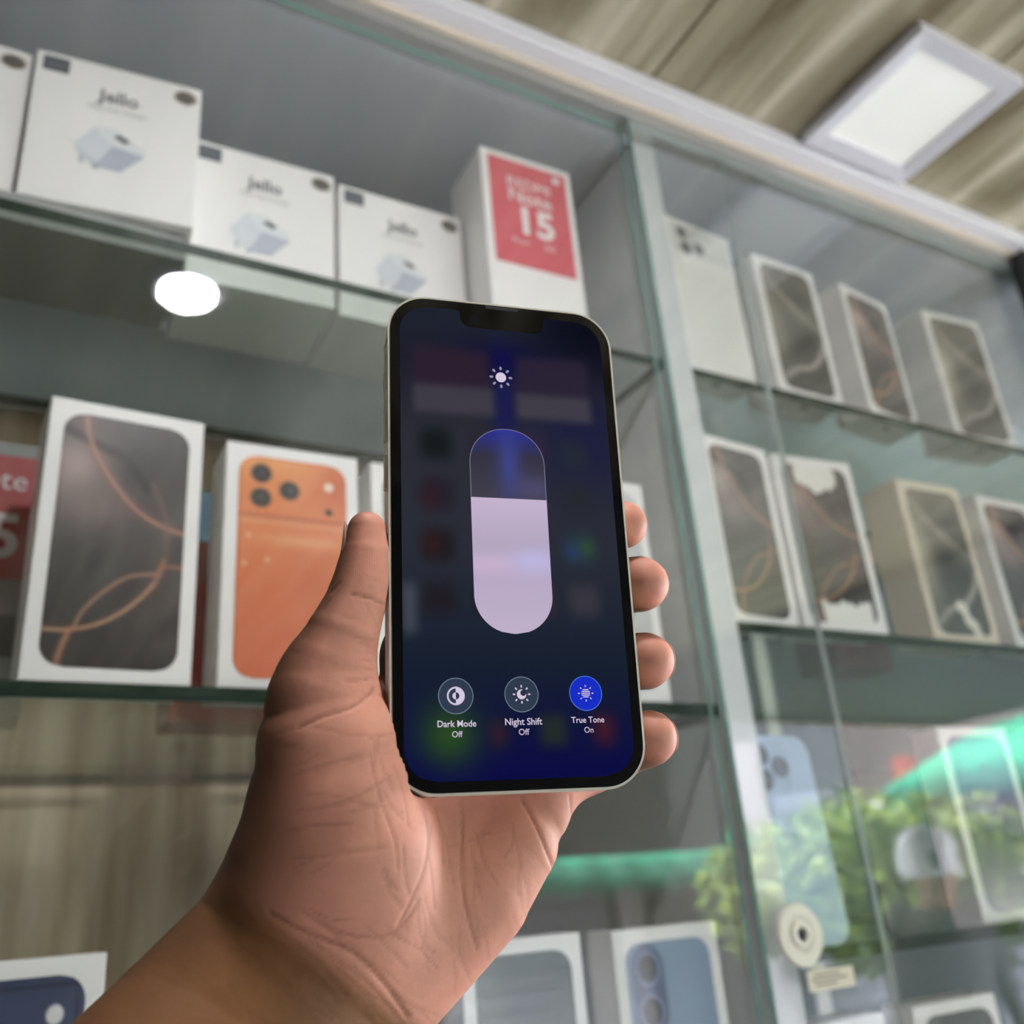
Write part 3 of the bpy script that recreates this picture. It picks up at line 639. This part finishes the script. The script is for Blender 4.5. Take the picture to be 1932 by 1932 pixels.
# ------------------------------------------------------------------ the hand (one continuous surface from a distance field, in the phone's frame, mm)
def H(px, py, z): p = PL(px, py, z/1000.)*1000; return np.array(p)
THUMB = [(692, 1001, -3, 5.4), (690, 1050, -3, 7.0), (681, 1100, -3, 7.8), (669, 1142, -3, 8.4), (646, 1200, -3, 9.8), (627, 1252, -4, 11.0), (614, 1290, -5, 12.0)]
THENAR = [(614, 1290, -5, 12.0), (612, 1345, -6, 15.5), (620, 1410, -6, 18.5), (630, 1500, -8.5, 21.3), (648, 1590, -11, 23), (640, 1680, -16, 20)]
HYPO = [(1020, 1535, -22, 8.5), (965, 1590, -22, 13.5), (892, 1680, -22, 16.5), (800, 1770, -22, 17.5), (715, 1850, -22, 18.5)]
ARM = [(620, 1728, -18, 29.5), (550, 1850, -20, 31), (415, 2030, -16, 33.5), (200, 2320, -6, 38)]
FILLS = [([(760, 1545, -25, 20), (890, 1590, -25, 17)], .62), ([(730, 1400, -28, 17), (960, 1520, -27, 13)], .7), ([(790, 1250, -28, 11), (1015, 1475, -26, 10)], .8), ([(690, 1650, -22, 24), (800, 1680, -22, 20)], .62), ([(690, 1480, -26, 20), (830, 1450, -28, 17)], .7)]
FING = [[(790, 1225, -27, 10), (935, 1065, -31, 9.2), (1085, 1000, -27, 8.4), (1165, 990, -15, 7.8), (1176, 990, -10, 7.4)],
        [(860, 1290, -27, 10.5), (1020, 1150, -34, 9.6), (1150, 1108, -28, 9.0), (1205, 1102, -14, 8.7), (1210, 1102, -8, 8.2)],
        [(935, 1385, -26, 10.3), (1070, 1285, -34, 9.4), (1172, 1250, -28, 8.9), (1216, 1247, -14, 8.6), (1221, 1246, -8, 8.0)],
        [(1015, 1475, -24, 9.8), (1115, 1440, -28, 9.0), (1190, 1405, -23, 8.3), (1222, 1393, -12, 8.2), (1226, 1392, -8, 7.8)]]
def chain_pts(c): return [(H(a, b, z), r) for a, b, z, r in c]
HG = .72
allp = [q for c in [THUMB, THENAR, HYPO, ARM]+[f[0] for f in FILLS]+FING for q in chain_pts(c)]
lo = np.min([p-r-4 for p, r in allp], 0); hi = np.max([p+r+4 for p, r in allp], 0)
def chain_sdf(P, c, sz=1.):
    d = None; pr = chain_pts(c)
    S = np.array([1, 1, 1/sz], np.float32); Q = P*S
    for (a, ra), (b, rb) in zip(pr[:-1], pr[1:]):
        a = (a*S).astype(np.float32); ba = (b*S).astype(np.float32)-a
        pa = Q-a; t = np.clip((pa@ba)/float(ba@ba), 0, 1)
        e = pa-t[:, None]*ba; v = np.sqrt(np.einsum('ij,ij->i', e, e))-(ra+(rb-ra)*t)
        d = v if d is None else np.minimum(d, v)
    return d*(1. if sz >= 1 else (sz+1)/2)
def smin(a, b, k):
    h = np.maximum(k-np.abs(a-b), 0)/k; return np.minimum(a, b)-h*h*k*.25
def hand_sdf(P):
    P = P.astype(np.float32)
    d = chain_sdf(P, THENAR, .82)
    d = smin(d, chain_sdf(P, ARM, .68), 14); d = smin(d, chain_sdf(P, HYPO, .78), 8)
    for c, sz in FILLS: d = smin(d, chain_sdf(P, c, sz), 6)
    d = smin(d, chain_sdf(P, THUMB, .95), 6)
    f = None
    for c in FING:
        q = chain_sdf(P, c, 1.); f = q if f is None else np.minimum(f, q)
    d = smin(d, f, 5)
    # keep clear of the phone
    hx, hy, hz = PWD*500+.05, PHT*500+.05, PTH*500+.1
    q = np.abs(P-np.array([0, 0, -PTH*500], np.float32))-np.array([hx-10, hy-10, hz], np.float32)
    qx = np.maximum(q[:, 0], 0); qy = np.maximum(q[:, 1], 0); g = np.hypot(qx, qy)-10; bx = np.maximum(g, q[:, 2])
    return np.maximum(d, -bx)
def grid_sdf(fn, lo, hi, h):
    n = np.ceil((hi-lo)/h/4).astype(int)*4+1
    ax = [lo[i]+h*np.arange(n[i]) for i in range(3)]
    cax = [a[::4] for a in ax]
    G = np.stack(np.meshgrid(*cax, indexing='ij'), -1).reshape(-1, 3)
    C = fn(G).reshape([len(a) for a in cax])
    near = np.abs(C) < 9*h
    m = np.repeat(np.repeat(np.repeat(near, 4, 0), 4, 1), 4, 2)[:n[0], :n[1], :n[2]]
    # grow to the far side of each coarse cell
    m2 = m.copy(); m2[2:] |= m[:-2]; m2[:-2] |= m[2:]; m = m2.copy(); m[:, 2:] |= m2[:, :-2]; m[:, :-2] |= m2[:, 2:]; m2 = m.copy(); m[:, :, 2:] |= m2[:, :, :-2]; m[:, :, :-2] |= m2[:, :, 2:]
    F = np.repeat(np.repeat(np.repeat(C, 4, 0), 4, 1), 4, 2)[:n[0], :n[1], :n[2]].astype(np.float32).copy()
    I = np.nonzero(m); P = np.stack([ax[k][I[k]] for k in range(3)], -1)
    out = np.empty(len(P), np.float32)
    for s in range(0, len(P), 400000): out[s:s+400000] = fn(P[s:s+400000])
    F[m] = out
    return F, lo, h
def surface_nets(F, lo, h):
    n = np.array(F.shape); S = F < 0
    cs = [(i, j, k) for i in (0, 1) for j in (0, 1) for k in (0, 1)]
    def sub(A, c): return A[c[0]:n[0]-1+c[0], c[1]:n[1]-1+c[1], c[2]:n[2]-1+c[2]]
    cnt = sum(sub(S, c).astype(np.int8) for c in cs); act = (cnt > 0) & (cnt < 8)
    I = np.stack(np.nonzero(act), -1); vid = np.full(act.shape, -1, np.int64); vid[act] = np.arange(len(I))
    val = np.stack([F[I[:, 0]+c[0], I[:, 1]+c[1], I[:, 2]+c[2]] for c in cs], -1)
    acc = np.zeros((len(I), 3)); w = np.zeros(len(I))
    for a in range(8):
        for b in range(a+1, 8):
            ca, cb_ = np.array(cs[a]), np.array(cs[b])
            if np.abs(ca-cb_).sum() != 1: continue
            va, vb = val[:, a], val[:, b]; x = (va < 0) != (vb < 0)
            t = np.where(x, va/np.where(x, va-vb, 1), 0); acc += np.where(x[:, None], ca+t[:, None]*(cb_-ca), 0); w += x
    V = lo+(I+acc/w[:, None])*h
    faces = []
    for ax in range(3):
        u, v = [(1, 2), (2, 0), (0, 1)][ax]
        sl0 = [slice(1, n[k]-1) for k in range(3)]; sl0[ax] = slice(0, n[ax]-1); sl1 = list(sl0); sl1[ax] = slice(1, n[ax])
        a, b = S[tuple(sl0)], S[tuple(sl1)]; e = np.stack(np.nonzero(a != b), -1); s = a[tuple(e.T)]
        base = e.copy()
        for k in range(3):
            if k != ax: base[:, k] += 1
        def cell(du, dv):
            q = base.copy(); q[:, u] -= du; q[:, v] -= dv; return vid[tuple(q.T)]
        f = np.stack([cell(1, 1), cell(0, 1), cell(0, 0), cell(1, 0)], -1)
        f[~s] = f[~s][:, ::-1]; faces.append(f)
    return V, np.concatenate(faces)
def sdf_grad(fn, V, e):
    g = np.stack([fn(V+np.eye(3)[k]*e)-fn(V-np.eye(3)[k]*e) for k in range(3)], -1); return g/np.maximum(np.linalg.norm(g, axis=1, keepdims=True), 1e-6)
V, Fc = surface_nets(*grid_sdf(hand_sdf, lo, hi, HG))
# settle the vertices on the field
for _ in range(2):
    V = V-.7*sdf_grad(hand_sdf, V, .5)*hand_sdf(V)[:, None]
Nn = sdf_grad(hand_sdf, V, 1.2)
pxs = to_px(V/1000.)
# creases: lines of the palm, thumb joints and wrist, pressed into the skin that faces the viewer
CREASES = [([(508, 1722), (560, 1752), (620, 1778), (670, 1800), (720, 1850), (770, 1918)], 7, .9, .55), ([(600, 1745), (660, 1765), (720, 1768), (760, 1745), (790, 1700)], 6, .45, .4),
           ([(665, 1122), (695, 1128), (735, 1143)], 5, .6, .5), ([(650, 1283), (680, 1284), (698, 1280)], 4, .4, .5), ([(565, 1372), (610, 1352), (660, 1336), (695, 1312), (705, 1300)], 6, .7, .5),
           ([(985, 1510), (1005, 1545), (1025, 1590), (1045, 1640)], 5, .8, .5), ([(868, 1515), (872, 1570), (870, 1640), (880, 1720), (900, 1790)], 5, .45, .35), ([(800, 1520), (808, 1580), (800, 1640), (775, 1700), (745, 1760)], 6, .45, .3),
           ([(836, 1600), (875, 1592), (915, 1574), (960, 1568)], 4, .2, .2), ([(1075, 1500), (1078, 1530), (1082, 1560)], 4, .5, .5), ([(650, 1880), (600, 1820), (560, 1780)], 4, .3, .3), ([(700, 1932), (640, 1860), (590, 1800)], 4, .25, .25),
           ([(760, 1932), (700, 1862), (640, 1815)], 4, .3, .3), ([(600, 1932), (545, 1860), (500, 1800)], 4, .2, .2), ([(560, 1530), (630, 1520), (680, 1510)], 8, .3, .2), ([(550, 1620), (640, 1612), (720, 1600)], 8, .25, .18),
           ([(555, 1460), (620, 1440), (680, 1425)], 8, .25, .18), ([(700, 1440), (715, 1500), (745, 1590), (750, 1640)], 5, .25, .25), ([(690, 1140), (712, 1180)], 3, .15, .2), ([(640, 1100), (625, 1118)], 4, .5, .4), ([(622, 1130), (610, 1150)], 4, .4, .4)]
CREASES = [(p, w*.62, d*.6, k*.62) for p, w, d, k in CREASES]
rc = np.random.RandomState(11)
def fine_lines(n, box, direction, length, sh, dp):
    for _ in range(n):
        x, y = rc.uniform(box[0], box[2]), rc.uniform(box[1], box[3]); a = direction+rc.normal()*.16; b = a+rc.normal()*.25; l = length*rc.uniform(.5, 1.3)
        p0 = np.array([x, y]); p1 = p0+l*np.array([math.cos(a), math.sin(a)]); p2 = p1+l*np.array([math.cos(b), math.sin(b)])
        CREASES.append(([tuple(p0), tuple(p1), tuple(p2)], 2.6+rc.rand()*1.6, dp*rc.uniform(.5, 1), sh*rc.uniform(.4, 1)))
fine_lines(34, (420, 1700, 760, 1900), .72, 60, .26, .10)       # wrist and forearm
fine_lines(16, (520, 1380, 720, 1680), -.15, 50, .20, .10)      # ball of the thumb
fine_lines(14, (690, 1380, 770, 1700), 1.25, 40, .20, .10)
fine_lines(22, (790, 1520, 990, 1800), 1.35, 45, .20, .08)      # palm
fine_lines(10, (640, 1150, 700, 1290), .1, 18, .20, .08)
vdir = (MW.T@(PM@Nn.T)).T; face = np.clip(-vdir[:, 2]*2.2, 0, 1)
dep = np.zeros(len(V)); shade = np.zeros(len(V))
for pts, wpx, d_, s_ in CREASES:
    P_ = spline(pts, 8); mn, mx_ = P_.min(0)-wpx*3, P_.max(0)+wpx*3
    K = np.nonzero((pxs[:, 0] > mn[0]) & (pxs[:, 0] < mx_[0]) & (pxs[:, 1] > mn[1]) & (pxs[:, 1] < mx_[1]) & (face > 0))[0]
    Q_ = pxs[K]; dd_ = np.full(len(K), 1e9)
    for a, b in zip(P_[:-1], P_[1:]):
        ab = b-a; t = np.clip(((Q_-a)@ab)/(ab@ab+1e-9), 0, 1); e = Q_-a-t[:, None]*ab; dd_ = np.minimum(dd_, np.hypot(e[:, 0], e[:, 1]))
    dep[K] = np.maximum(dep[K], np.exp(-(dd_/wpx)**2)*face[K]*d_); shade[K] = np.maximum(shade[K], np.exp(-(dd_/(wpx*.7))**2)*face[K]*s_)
V = V-Nn*dep[:, None]
# skin: pink palm side, browner back and forearm, left-side shade painted in
palm = np.clip(Nn[:, 2]*.95+Nn[:, 0]*.6+.26, 0, 1)
arm_a = np.array([505, 1720]); arm_b = np.array([765, 1915]); ab = arm_b-arm_a; nrm = np.array([-ab[1], ab[0]])/np.linalg.norm(ab)
af = sst((pxs-arm_a)@nrm, -25, 45)
cpalm = np.array([220, 154, 132.]); cback_shaded = np.array([98, 61, 38.]); carm = np.array([140, 95, 61.])
c = cback_shaded+(cpalm-cback_shaded)*palm[:, None]; c = c*(1-af[:, None])+(carm*(.75+.25*palm[:, None]))*af[:, None]
tips = np.zeros(len(V))
for f in FING+[THUMB[::-1]]:
    p = chain_pts(f)[-1][0]; tips = np.maximum(tips, np.exp(-(np.linalg.norm(V-p, axis=1)/11)**2))
c = c*(1-.35*tips[:, None])+np.array([222, 146, 128.])*.35*tips[:, None]
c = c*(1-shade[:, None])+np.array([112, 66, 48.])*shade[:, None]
hme = bpy.data.meshes.new('hand')
hme.vertices.add(len(V)); hme.vertices.foreach_set('co', (V/1000.).astype(np.float32).ravel())
hme.loops.add(len(Fc)*4); hme.loops.foreach_set('vertex_index', Fc.astype(np.int32).ravel())
hme.polygons.add(len(Fc)); hme.polygons.foreach_set('loop_start', np.arange(0, len(Fc)*4, 4, dtype=np.int32))
hme.update(calc_edges=True); hme.validate()
for p in hme.polygons: p.use_smooth = True
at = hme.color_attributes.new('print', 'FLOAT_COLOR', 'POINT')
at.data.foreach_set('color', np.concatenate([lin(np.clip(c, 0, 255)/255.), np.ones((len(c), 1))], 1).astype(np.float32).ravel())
SKIN = attr_mat('skin', .55, spec=.3)
nt = SKIN.node_tree; b = nt.nodes['Principled BSDF']
b.inputs['Subsurface Weight'].default_value = .12; b.inputs['Subsurface Radius'].default_value = (1, .35, .2); b.inputs['Subsurface Scale'].default_value = .004
tc = nt.nodes.new('ShaderNodeTexCoord')
n1 = nt.nodes.new('ShaderNodeTexNoise'); n1.inputs['Scale'].default_value = 260; n1.inputs['Detail'].default_value = 4
w1 = nt.nodes.new('ShaderNodeTexWave'); w1.inputs['Scale'].default_value = 700; w1.inputs['Distortion'].default_value = 12; w1.inputs['Detail'].default_value = 2; w1.inputs['Detail Scale'].default_value = .35
mm = nt.nodes.new('ShaderNodeMath'); mm.operation = 'MULTIPLY_ADD'; mm.inputs[1].default_value = .12
bp = nt.nodes.new('ShaderNodeBump'); bp.inputs['Strength'].default_value = .35; bp.inputs['Distance'].default_value = .0004
nt.links.new(tc.outputs['Object'], n1.inputs[0]); nt.links.new(tc.outputs['Object'], w1.inputs[0]); nt.links.new(w1.outputs['Fac'], mm.inputs[0]); nt.links.new(n1.outputs[0], mm.inputs[2])
nt.links.new(mm.outputs[0], bp.inputs['Height']); nt.links.new(bp.outputs[0], b.inputs['Normal'])
n2 = nt.nodes.new('ShaderNodeTexNoise'); n2.inputs['Scale'].default_value = 55; n2.inputs['Detail'].default_value = 5
mr = nt.nodes.new('ShaderNodeMapRange'); mr.inputs[1].default_value = .3; mr.inputs[2].default_value = .7; mr.inputs[3].default_value = .86; mr.inputs[4].default_value = 1.1
vm = nt.nodes.new('ShaderNodeVectorMath'); vm.operation = 'SCALE'
ac = [n for n in nt.nodes if n.type == 'ATTRIBUTE'][0]
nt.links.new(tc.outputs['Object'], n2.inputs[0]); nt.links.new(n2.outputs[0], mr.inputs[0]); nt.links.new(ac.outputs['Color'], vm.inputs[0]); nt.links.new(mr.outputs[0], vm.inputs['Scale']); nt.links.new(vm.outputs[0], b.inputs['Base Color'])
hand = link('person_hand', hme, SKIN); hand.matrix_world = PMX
tag(hand, 'left hand and wrist gripping the smartphone, thumb along its left edge', 'hand')
# nails: thin curved shells on the back of each last joint
def nail(tipc, prev, out, r, ln):
    tipc, prev, out = np.array(tipc), np.array(prev), np.array(out, float)
    d = tipc-prev; d /= np.linalg.norm(d); out -= d*(out@d); out /= np.linalg.norm(out); s = np.cross(d, out)
    vs, fs = [], []
    nu, nv = 9, 8
    for j in range(nv):
        t = j/(nv-1)
        for i in range(nu):
            a = (i/(nu-1)-.5)*1.7*(1-.35*max(0, t-.6)/.4)
            q = tipc+d*((t-.75)*ln)+(out*math.cos(a)+s*math.sin(a))*(r+.25)
            vs.append(tuple(q/1000.))
    for j in range(nv-1):
        for i in range(nu-1): k = j*nu+i; fs.append((k, k+1, k+nu+1, k+nu))
    me = bpy.data.meshes.new('nail'); me.from_pydata(vs, [], fs)
    for p in me.polygons: p.use_smooth = True
    o = link('fingernail', me, mat('nail', (206, 164, 150), .25), hand)
    sm = o.modifiers.new('s', 'SOLIDIFY'); sm.thickness = .0005
    return o
tp = chain_pts(THUMB); nail(tp[0][0]-np.array([0, 1, 0]), tp[2][0], (-.9, 0, -.5), 6.3, 11)
for f in FING:
    fp = chain_pts(f); nail(fp[-1][0], fp[-3][0], (1, 0, .1), fp[-1][1], 9)

# ------------------------------------------------------------------ the street behind the viewer, seen mirrored in the glass doors
road = boxobj('ground_street', (-12, -14, -.12), (16, -2.2, -.01), noise_color(mat('asphalt', rough=.8), (120, 118, 114), (150, 147, 142), 2)); tag(road, 'grey street outside the shop', kind='structure')
road2 = boxobj('ground_side', (4.4, -2.2, -.12), (16, 6, -.01), mat('asphalt')); tag(road2, 'grey street beside the shop', kind='structure')
def building(name, label, a, b, hgt, th, m, bays, group='shop fronts across the street'):
    """shop front whose face runs from a to b; bays = list of (u0, u1, z0, z1, kind)"""
    a = Vector(a+(0,)); b = Vector(b+(0,)); d = b-a; L = d.length; t = empty(name, a, math.atan2(d.y, d.x)); tag(t, label, 'building', group)
    link('wall', boxmesh((0, -th, 0), (L, 0, hgt)), m, t)
    for u0, u1, z0, z1, kind in bays:
        u0, u1 = L-u1, L-u0
        if kind == 'window':
            f = link('window', boxmesh((u0, 0, z0), (u1, .05, z1)), mat('window_frame', (196, 194, 190), .5), t)
            link('pane', boxmesh((u0+.06, .05, z0+.06), (u1-.06, .056, z1-.06)), mat('window_glass', (52, 60, 70), .08), f)
        elif kind == 'shutter':
            s = link('shutter', boxmesh((u0, 0, z0), (u1, .03, z1)), mat('shutter_grey', (112, 112, 122), .5), t); n = int((z1-z0)/.16)
            sm = boxmesh((u0+.03, .03, 0), (u1-.03, .06, .12), .01); sm.materials.append(mat('shutter_grey'))
            for k in range(n):
                o = bpy.data.objects.new('slat', sm); COL.objects.link(o); o.parent = s; o.location = (0, 0, z0+.02+k*.16)
        elif kind == 'post': link('post', boxmesh((u0, 0, z0), (u1, .14, z1), .01), mat('post_red_brown', (150, 84, 74), .6), t)
        elif kind == 'pink': link('pink_panel', boxmesh((u0, 0, z0), (u1, .04, z1)), mat('pink_paint', (226, 186, 200), .6), t)
        elif kind == 'dark': link('doorway', boxmesh((u0, 0, z0), (u1, .02, z1)), mat('doorway_dark', (40, 40, 44), .6), t)
        elif kind == 'pale': link('pale_post', boxmesh((u0, 0, z0), (u1, .12, z1)), mat('pale_post', (138, 130, 136), .6), t)
    return t
building('shop_building', 'grey and red-brown shop front under the green awning, mirrored in the glass', (7.6, -5.8), (5.55, -.2), 4.4, .4, noise_color(mat('render_grey_red', rough=.8), (78, 64, 62), (98, 86, 84), 1.2),
         [(.4, 1.5, .2, 2.0, 'pink'), (1.62, 1.80, 0, 2.4, 'post'), (2.0, 3.0, 0, 2.0, 'dark'), (3.15, 4.5, 0, 2.2, 'shutter'), (4.7, 4.86, 0, 2.4, 'post'), (5.0, 5.8, .9, 2.1, 'window'), (.6, 1.6, 2.9, 3.9, 'window'), (3.2, 4.3, 2.9, 3.9, 'window')])
building('shop_building', 'dark grey shuttered shop front far behind, mirrored left of the partition', (-3.0, -8.0), (9.4, -5.9), 5.0, .4, mat('render_dark', (74, 74, 78), .8),
         [(1.0, 2.4, 0, 2.3, 'shutter'), (2.55, 2.75, 0, 2.8, 'pale'), (2.9, 3.9, 0, 2.2, 'dark'), (4.0, 4.18, 0, 2.6, 'pale'), (4.3, 5.8, 0, 2.3, 'shutter'), (6.1, 7.4, .8, 2.2, 'window'), (1.2, 2.4, 3.1, 4.2, 'window'), (4.6, 5.8, 3.1, 4.2, 'window')])
AWN = noise_color(mat('awning_green', rough=.7), (14, 104, 76), (28, 132, 98), 3)
def awning(label, a, b, z, out, n):
    a = Vector(a+(0,)); b = Vector(b+(0,)); d = b-a; L = d.length; t = empty('awning', (a.x, a.y, z), math.atan2(d.y, d.x)); tag(t, label, 'awning')
    bm = bmesh.new(); m = n*4; A = []; B = []
    for i in range(m+1):
        u = L*i/m; sag = .025*math.sin(i/4*2*math.pi)+.02*math.sin(u*2.1)
        A.append(bm.verts.new((u, 0, .42+sag*.3))); B.append(bm.verts.new((u, out, sag)))
    for i in range(m): bm.faces.new((A[i], A[i+1], B[i+1], B[i]))
    o = link('canopy', bm_mesh(bm, smooth=True), AWN, t); o.modifiers.new('s', 'SOLIDIFY').thickness = .012
    bm = bmesh.new(); C1 = []; C2 = []
    for i in range(m+1):
        u = L*i/m; sag = .025*math.sin(i/4*2*math.pi)+.02*math.sin(u*2.1); C1.append(bm.verts.new((u, out+.006, sag-.005))); C2.append(bm.verts.new((u, out+.03*math.sin(i*1.3), sag-.19-.03*abs(math.sin(i*.8)))))
    for i in range(m): bm.faces.new((C1[i], C1[i+1], C2[i+1], C2[i]))
    o = link('valance', bm_mesh(bm, smooth=True), mat('awning_green_dark', (12, 84, 62), .7), t); o.modifiers.new('s', 'SOLIDIFY').thickness = .008
    for u in (.1, L/2, L-.1): link('bracket', boxmesh((u-.015, 0, .0), (u+.015, out, .03)), mat('bracket_grey', (110, 112, 112), .5), t)
awning('long green awning mirrored at lower right above the bushes', (6.78, -3.7), (5.62, -.5), 2.02, .9, 14)
awning('small green awning mirrored between hand and partition', (3.2, -6.93), (6.2, -6.42), 1.72, 1.3, 10)
# tree by the road
def tree(name, label, x, y, z, rx, ry, rz_, n, col):
    t = empty(name, (x, y, -.01)); tag(t, label, 'tree')
    link('trunk', lathe([(.07, 0), (.05, z*.5), (.035, z)], 10), mat('bark', (92, 74, 58), .9), t)
    vs, fs, cs = [], [], []
    rnd = np.random.RandomState(7)
    for i in range(n):
        p = rnd.normal(size=3); p /= np.linalg.norm(p); r = (.55+.45*rnd.rand())*(1+.16*math.sin(7*p[0]+3)*math.cos(6*p[1]))
        c0 = np.array([p[0]*rx*r, p[1]*ry*r, z+.01+p[2]*rz_*r]); a = rnd.normal(size=3); a /= np.linalg.norm(a); b_ = np.cross(a, rnd.normal(size=3)); b_ /= np.linalg.norm(b_)
        s = .03+.03*rnd.rand(); k = len(vs)
        vs += [tuple(c0-a*s), tuple(c0+b_*s*.5), tuple(c0+a*s), tuple(c0-b_*s*.5)]; fs.append((k, k+1, k+2, k+3)); q = rnd.rand(); cs += [tuple(np.array(col[0])*(1-q)+np.array(col[1])*q)]*4
    me = bpy.data.meshes.new('leaves'); me.from_pydata(vs, [], fs); at = me.color_attributes.new('print', 'FLOAT_COLOR', 'POINT')
    at.data.foreach_set('color', np.concatenate([lin(np.array(cs)/255.), np.ones((len(cs), 1))], 1).astype(np.float32).ravel())
    lo_ = link('foliage', me, attr_mat('leaf', .5), t); tag(lo_, kind='stuff')
tree('street_tree', 'yellow-green leafy tree mirrored at lower right', 4.6, -2.97, 1.42, 1.02, .85, .46, 9000, ((58, 82, 24), (136, 152, 52)))
tree('street_tree', 'darker small tree mirrored at the right edge of the picture', 4.78, -1.30, 1.46, .40, .40, .40, 2200, ((50, 82, 28), (110, 142, 56)))
# passer-by in a white helmet
def person(name, label, x, y, rz, top, helmet, shirt, trousers):
    J = dict(pel=(0, 0, 920), chest=(0, 10, 1250), neck=(0, 5, 1440), head=(0, -15, 1580), hl=(90, 0, 880), kl=(100, -20, 490), al=(105, 10, 80), tl=(110, -110, 35), hr=(-90, 0, 880), kr=(-105, 0, 480), ar=(-110, 40, 80), tr=(-115, -80, 35),
             sl=(185, 10, 1390), el=(235, 20, 1110), wl=(225, -60, 880), fl=(222, -90, 790), sr=(-185, 10, 1390), er=(-240, 20, 1110), wr=(-225, -60, 880), fr=(-222, -90, 790))
    seg = [('pel', 'chest', 145, 165), ('chest', 'neck', 150, 62), ('neck', 'head', 55, 62), ('head', 'head', 95, 95), ('hl', 'kl', 88, 62), ('kl', 'al', 60, 42), ('al', 'tl', 45, 34), ('hr', 'kr', 88, 62), ('kr', 'ar', 60, 42), ('ar', 'tr', 45, 34),
           ('chest', 'sl', 80, 62), ('sl', 'el', 58, 46), ('el', 'wl', 45, 32), ('wl', 'fl', 34, 26), ('chest', 'sr', 80, 62), ('sr', 'er', 58, 46), ('er', 'wr', 45, 32), ('wr', 'fr', 34, 26), ('pel', 'hl', 120, 95), ('pel', 'hr', 120, 95)]
    def fn(P):
        P = P.astype(np.float32); d = None
        for a, b, ra, rb in seg:
            A = np.array(J[a], np.float32); Bv = np.array(J[b], np.float32)-A; pa = P-A; L2 = float(Bv@Bv)
            t = np.clip((pa@Bv)/L2, 0, 1) if L2 > 0 else np.zeros(len(P), np.float32)
            e = pa-t[:, None]*Bv; e[:, 1] *= 1.25; v = np.linalg.norm(e, axis=1)-(ra+(rb-ra)*t); d = v if d is None else smin(d, v, 40)
        return d
    Vp, Fp = surface_nets(*grid_sdf(fn, np.array([-330., -240, -20]), np.array([330., 240, 1730]), 16))
    me = bpy.data.meshes.new('body'); me.from_pydata((Vp/1000).tolist(), [], Fp.tolist())
    for p in me.polygons: p.use_smooth = True
    skin = lin(np.array([168, 118, 92])/255.); sh = lin(np.array(shirt)/255.); tr = lin(np.array(trousers)/255.)
    zz = Vp[:, 2]; ax_ = np.abs(Vp[:, 0]); c = np.where(((zz > 1425) & (ax_ < 120))[:, None], skin, np.where((zz > 900)[:, None], sh, tr)); c = np.where(((zz < 900) & (ax_ > 190))[:, None], skin, c)
    at = me.color_attributes.new('print', 'FLOAT_COLOR', 'POINT'); at.data.foreach_set('color', np.concatenate([c, np.ones((len(c), 1))], 1).astype(np.float32).ravel())
    o = link(name, me, attr_mat('clothes', .8), None, (x, y, .0), rz); tag(o, label, 'person'); o.scale = (.93, .93, .93)
    hm = link('helmet', lathe([(.0, .135), (.06, .125), (.105, .09), (.128, .03), (.130, -.04), (.118, -.07), (.0, -.07)], 28), mat('helmet_white', (240, 240, 242), .25), o); hm.location = (0, .005, 1.615)
    for p in hm.data.polygons: p.use_smooth = True
    bm = bmesh.new(); add_box(bm, (-.075, -.125, -.045), (.075, -.098, .03), .02); link('visor', bm_mesh(bm), mat('visor_dark', (60, 52, 52), .15), hm)
    return o
person('person', 'passer-by in a white helmet and dark clothes mirrored in front of the tree', 3.35, -1.64, 3.4, 1.7, True, (74, 66, 70), (60, 60, 68))
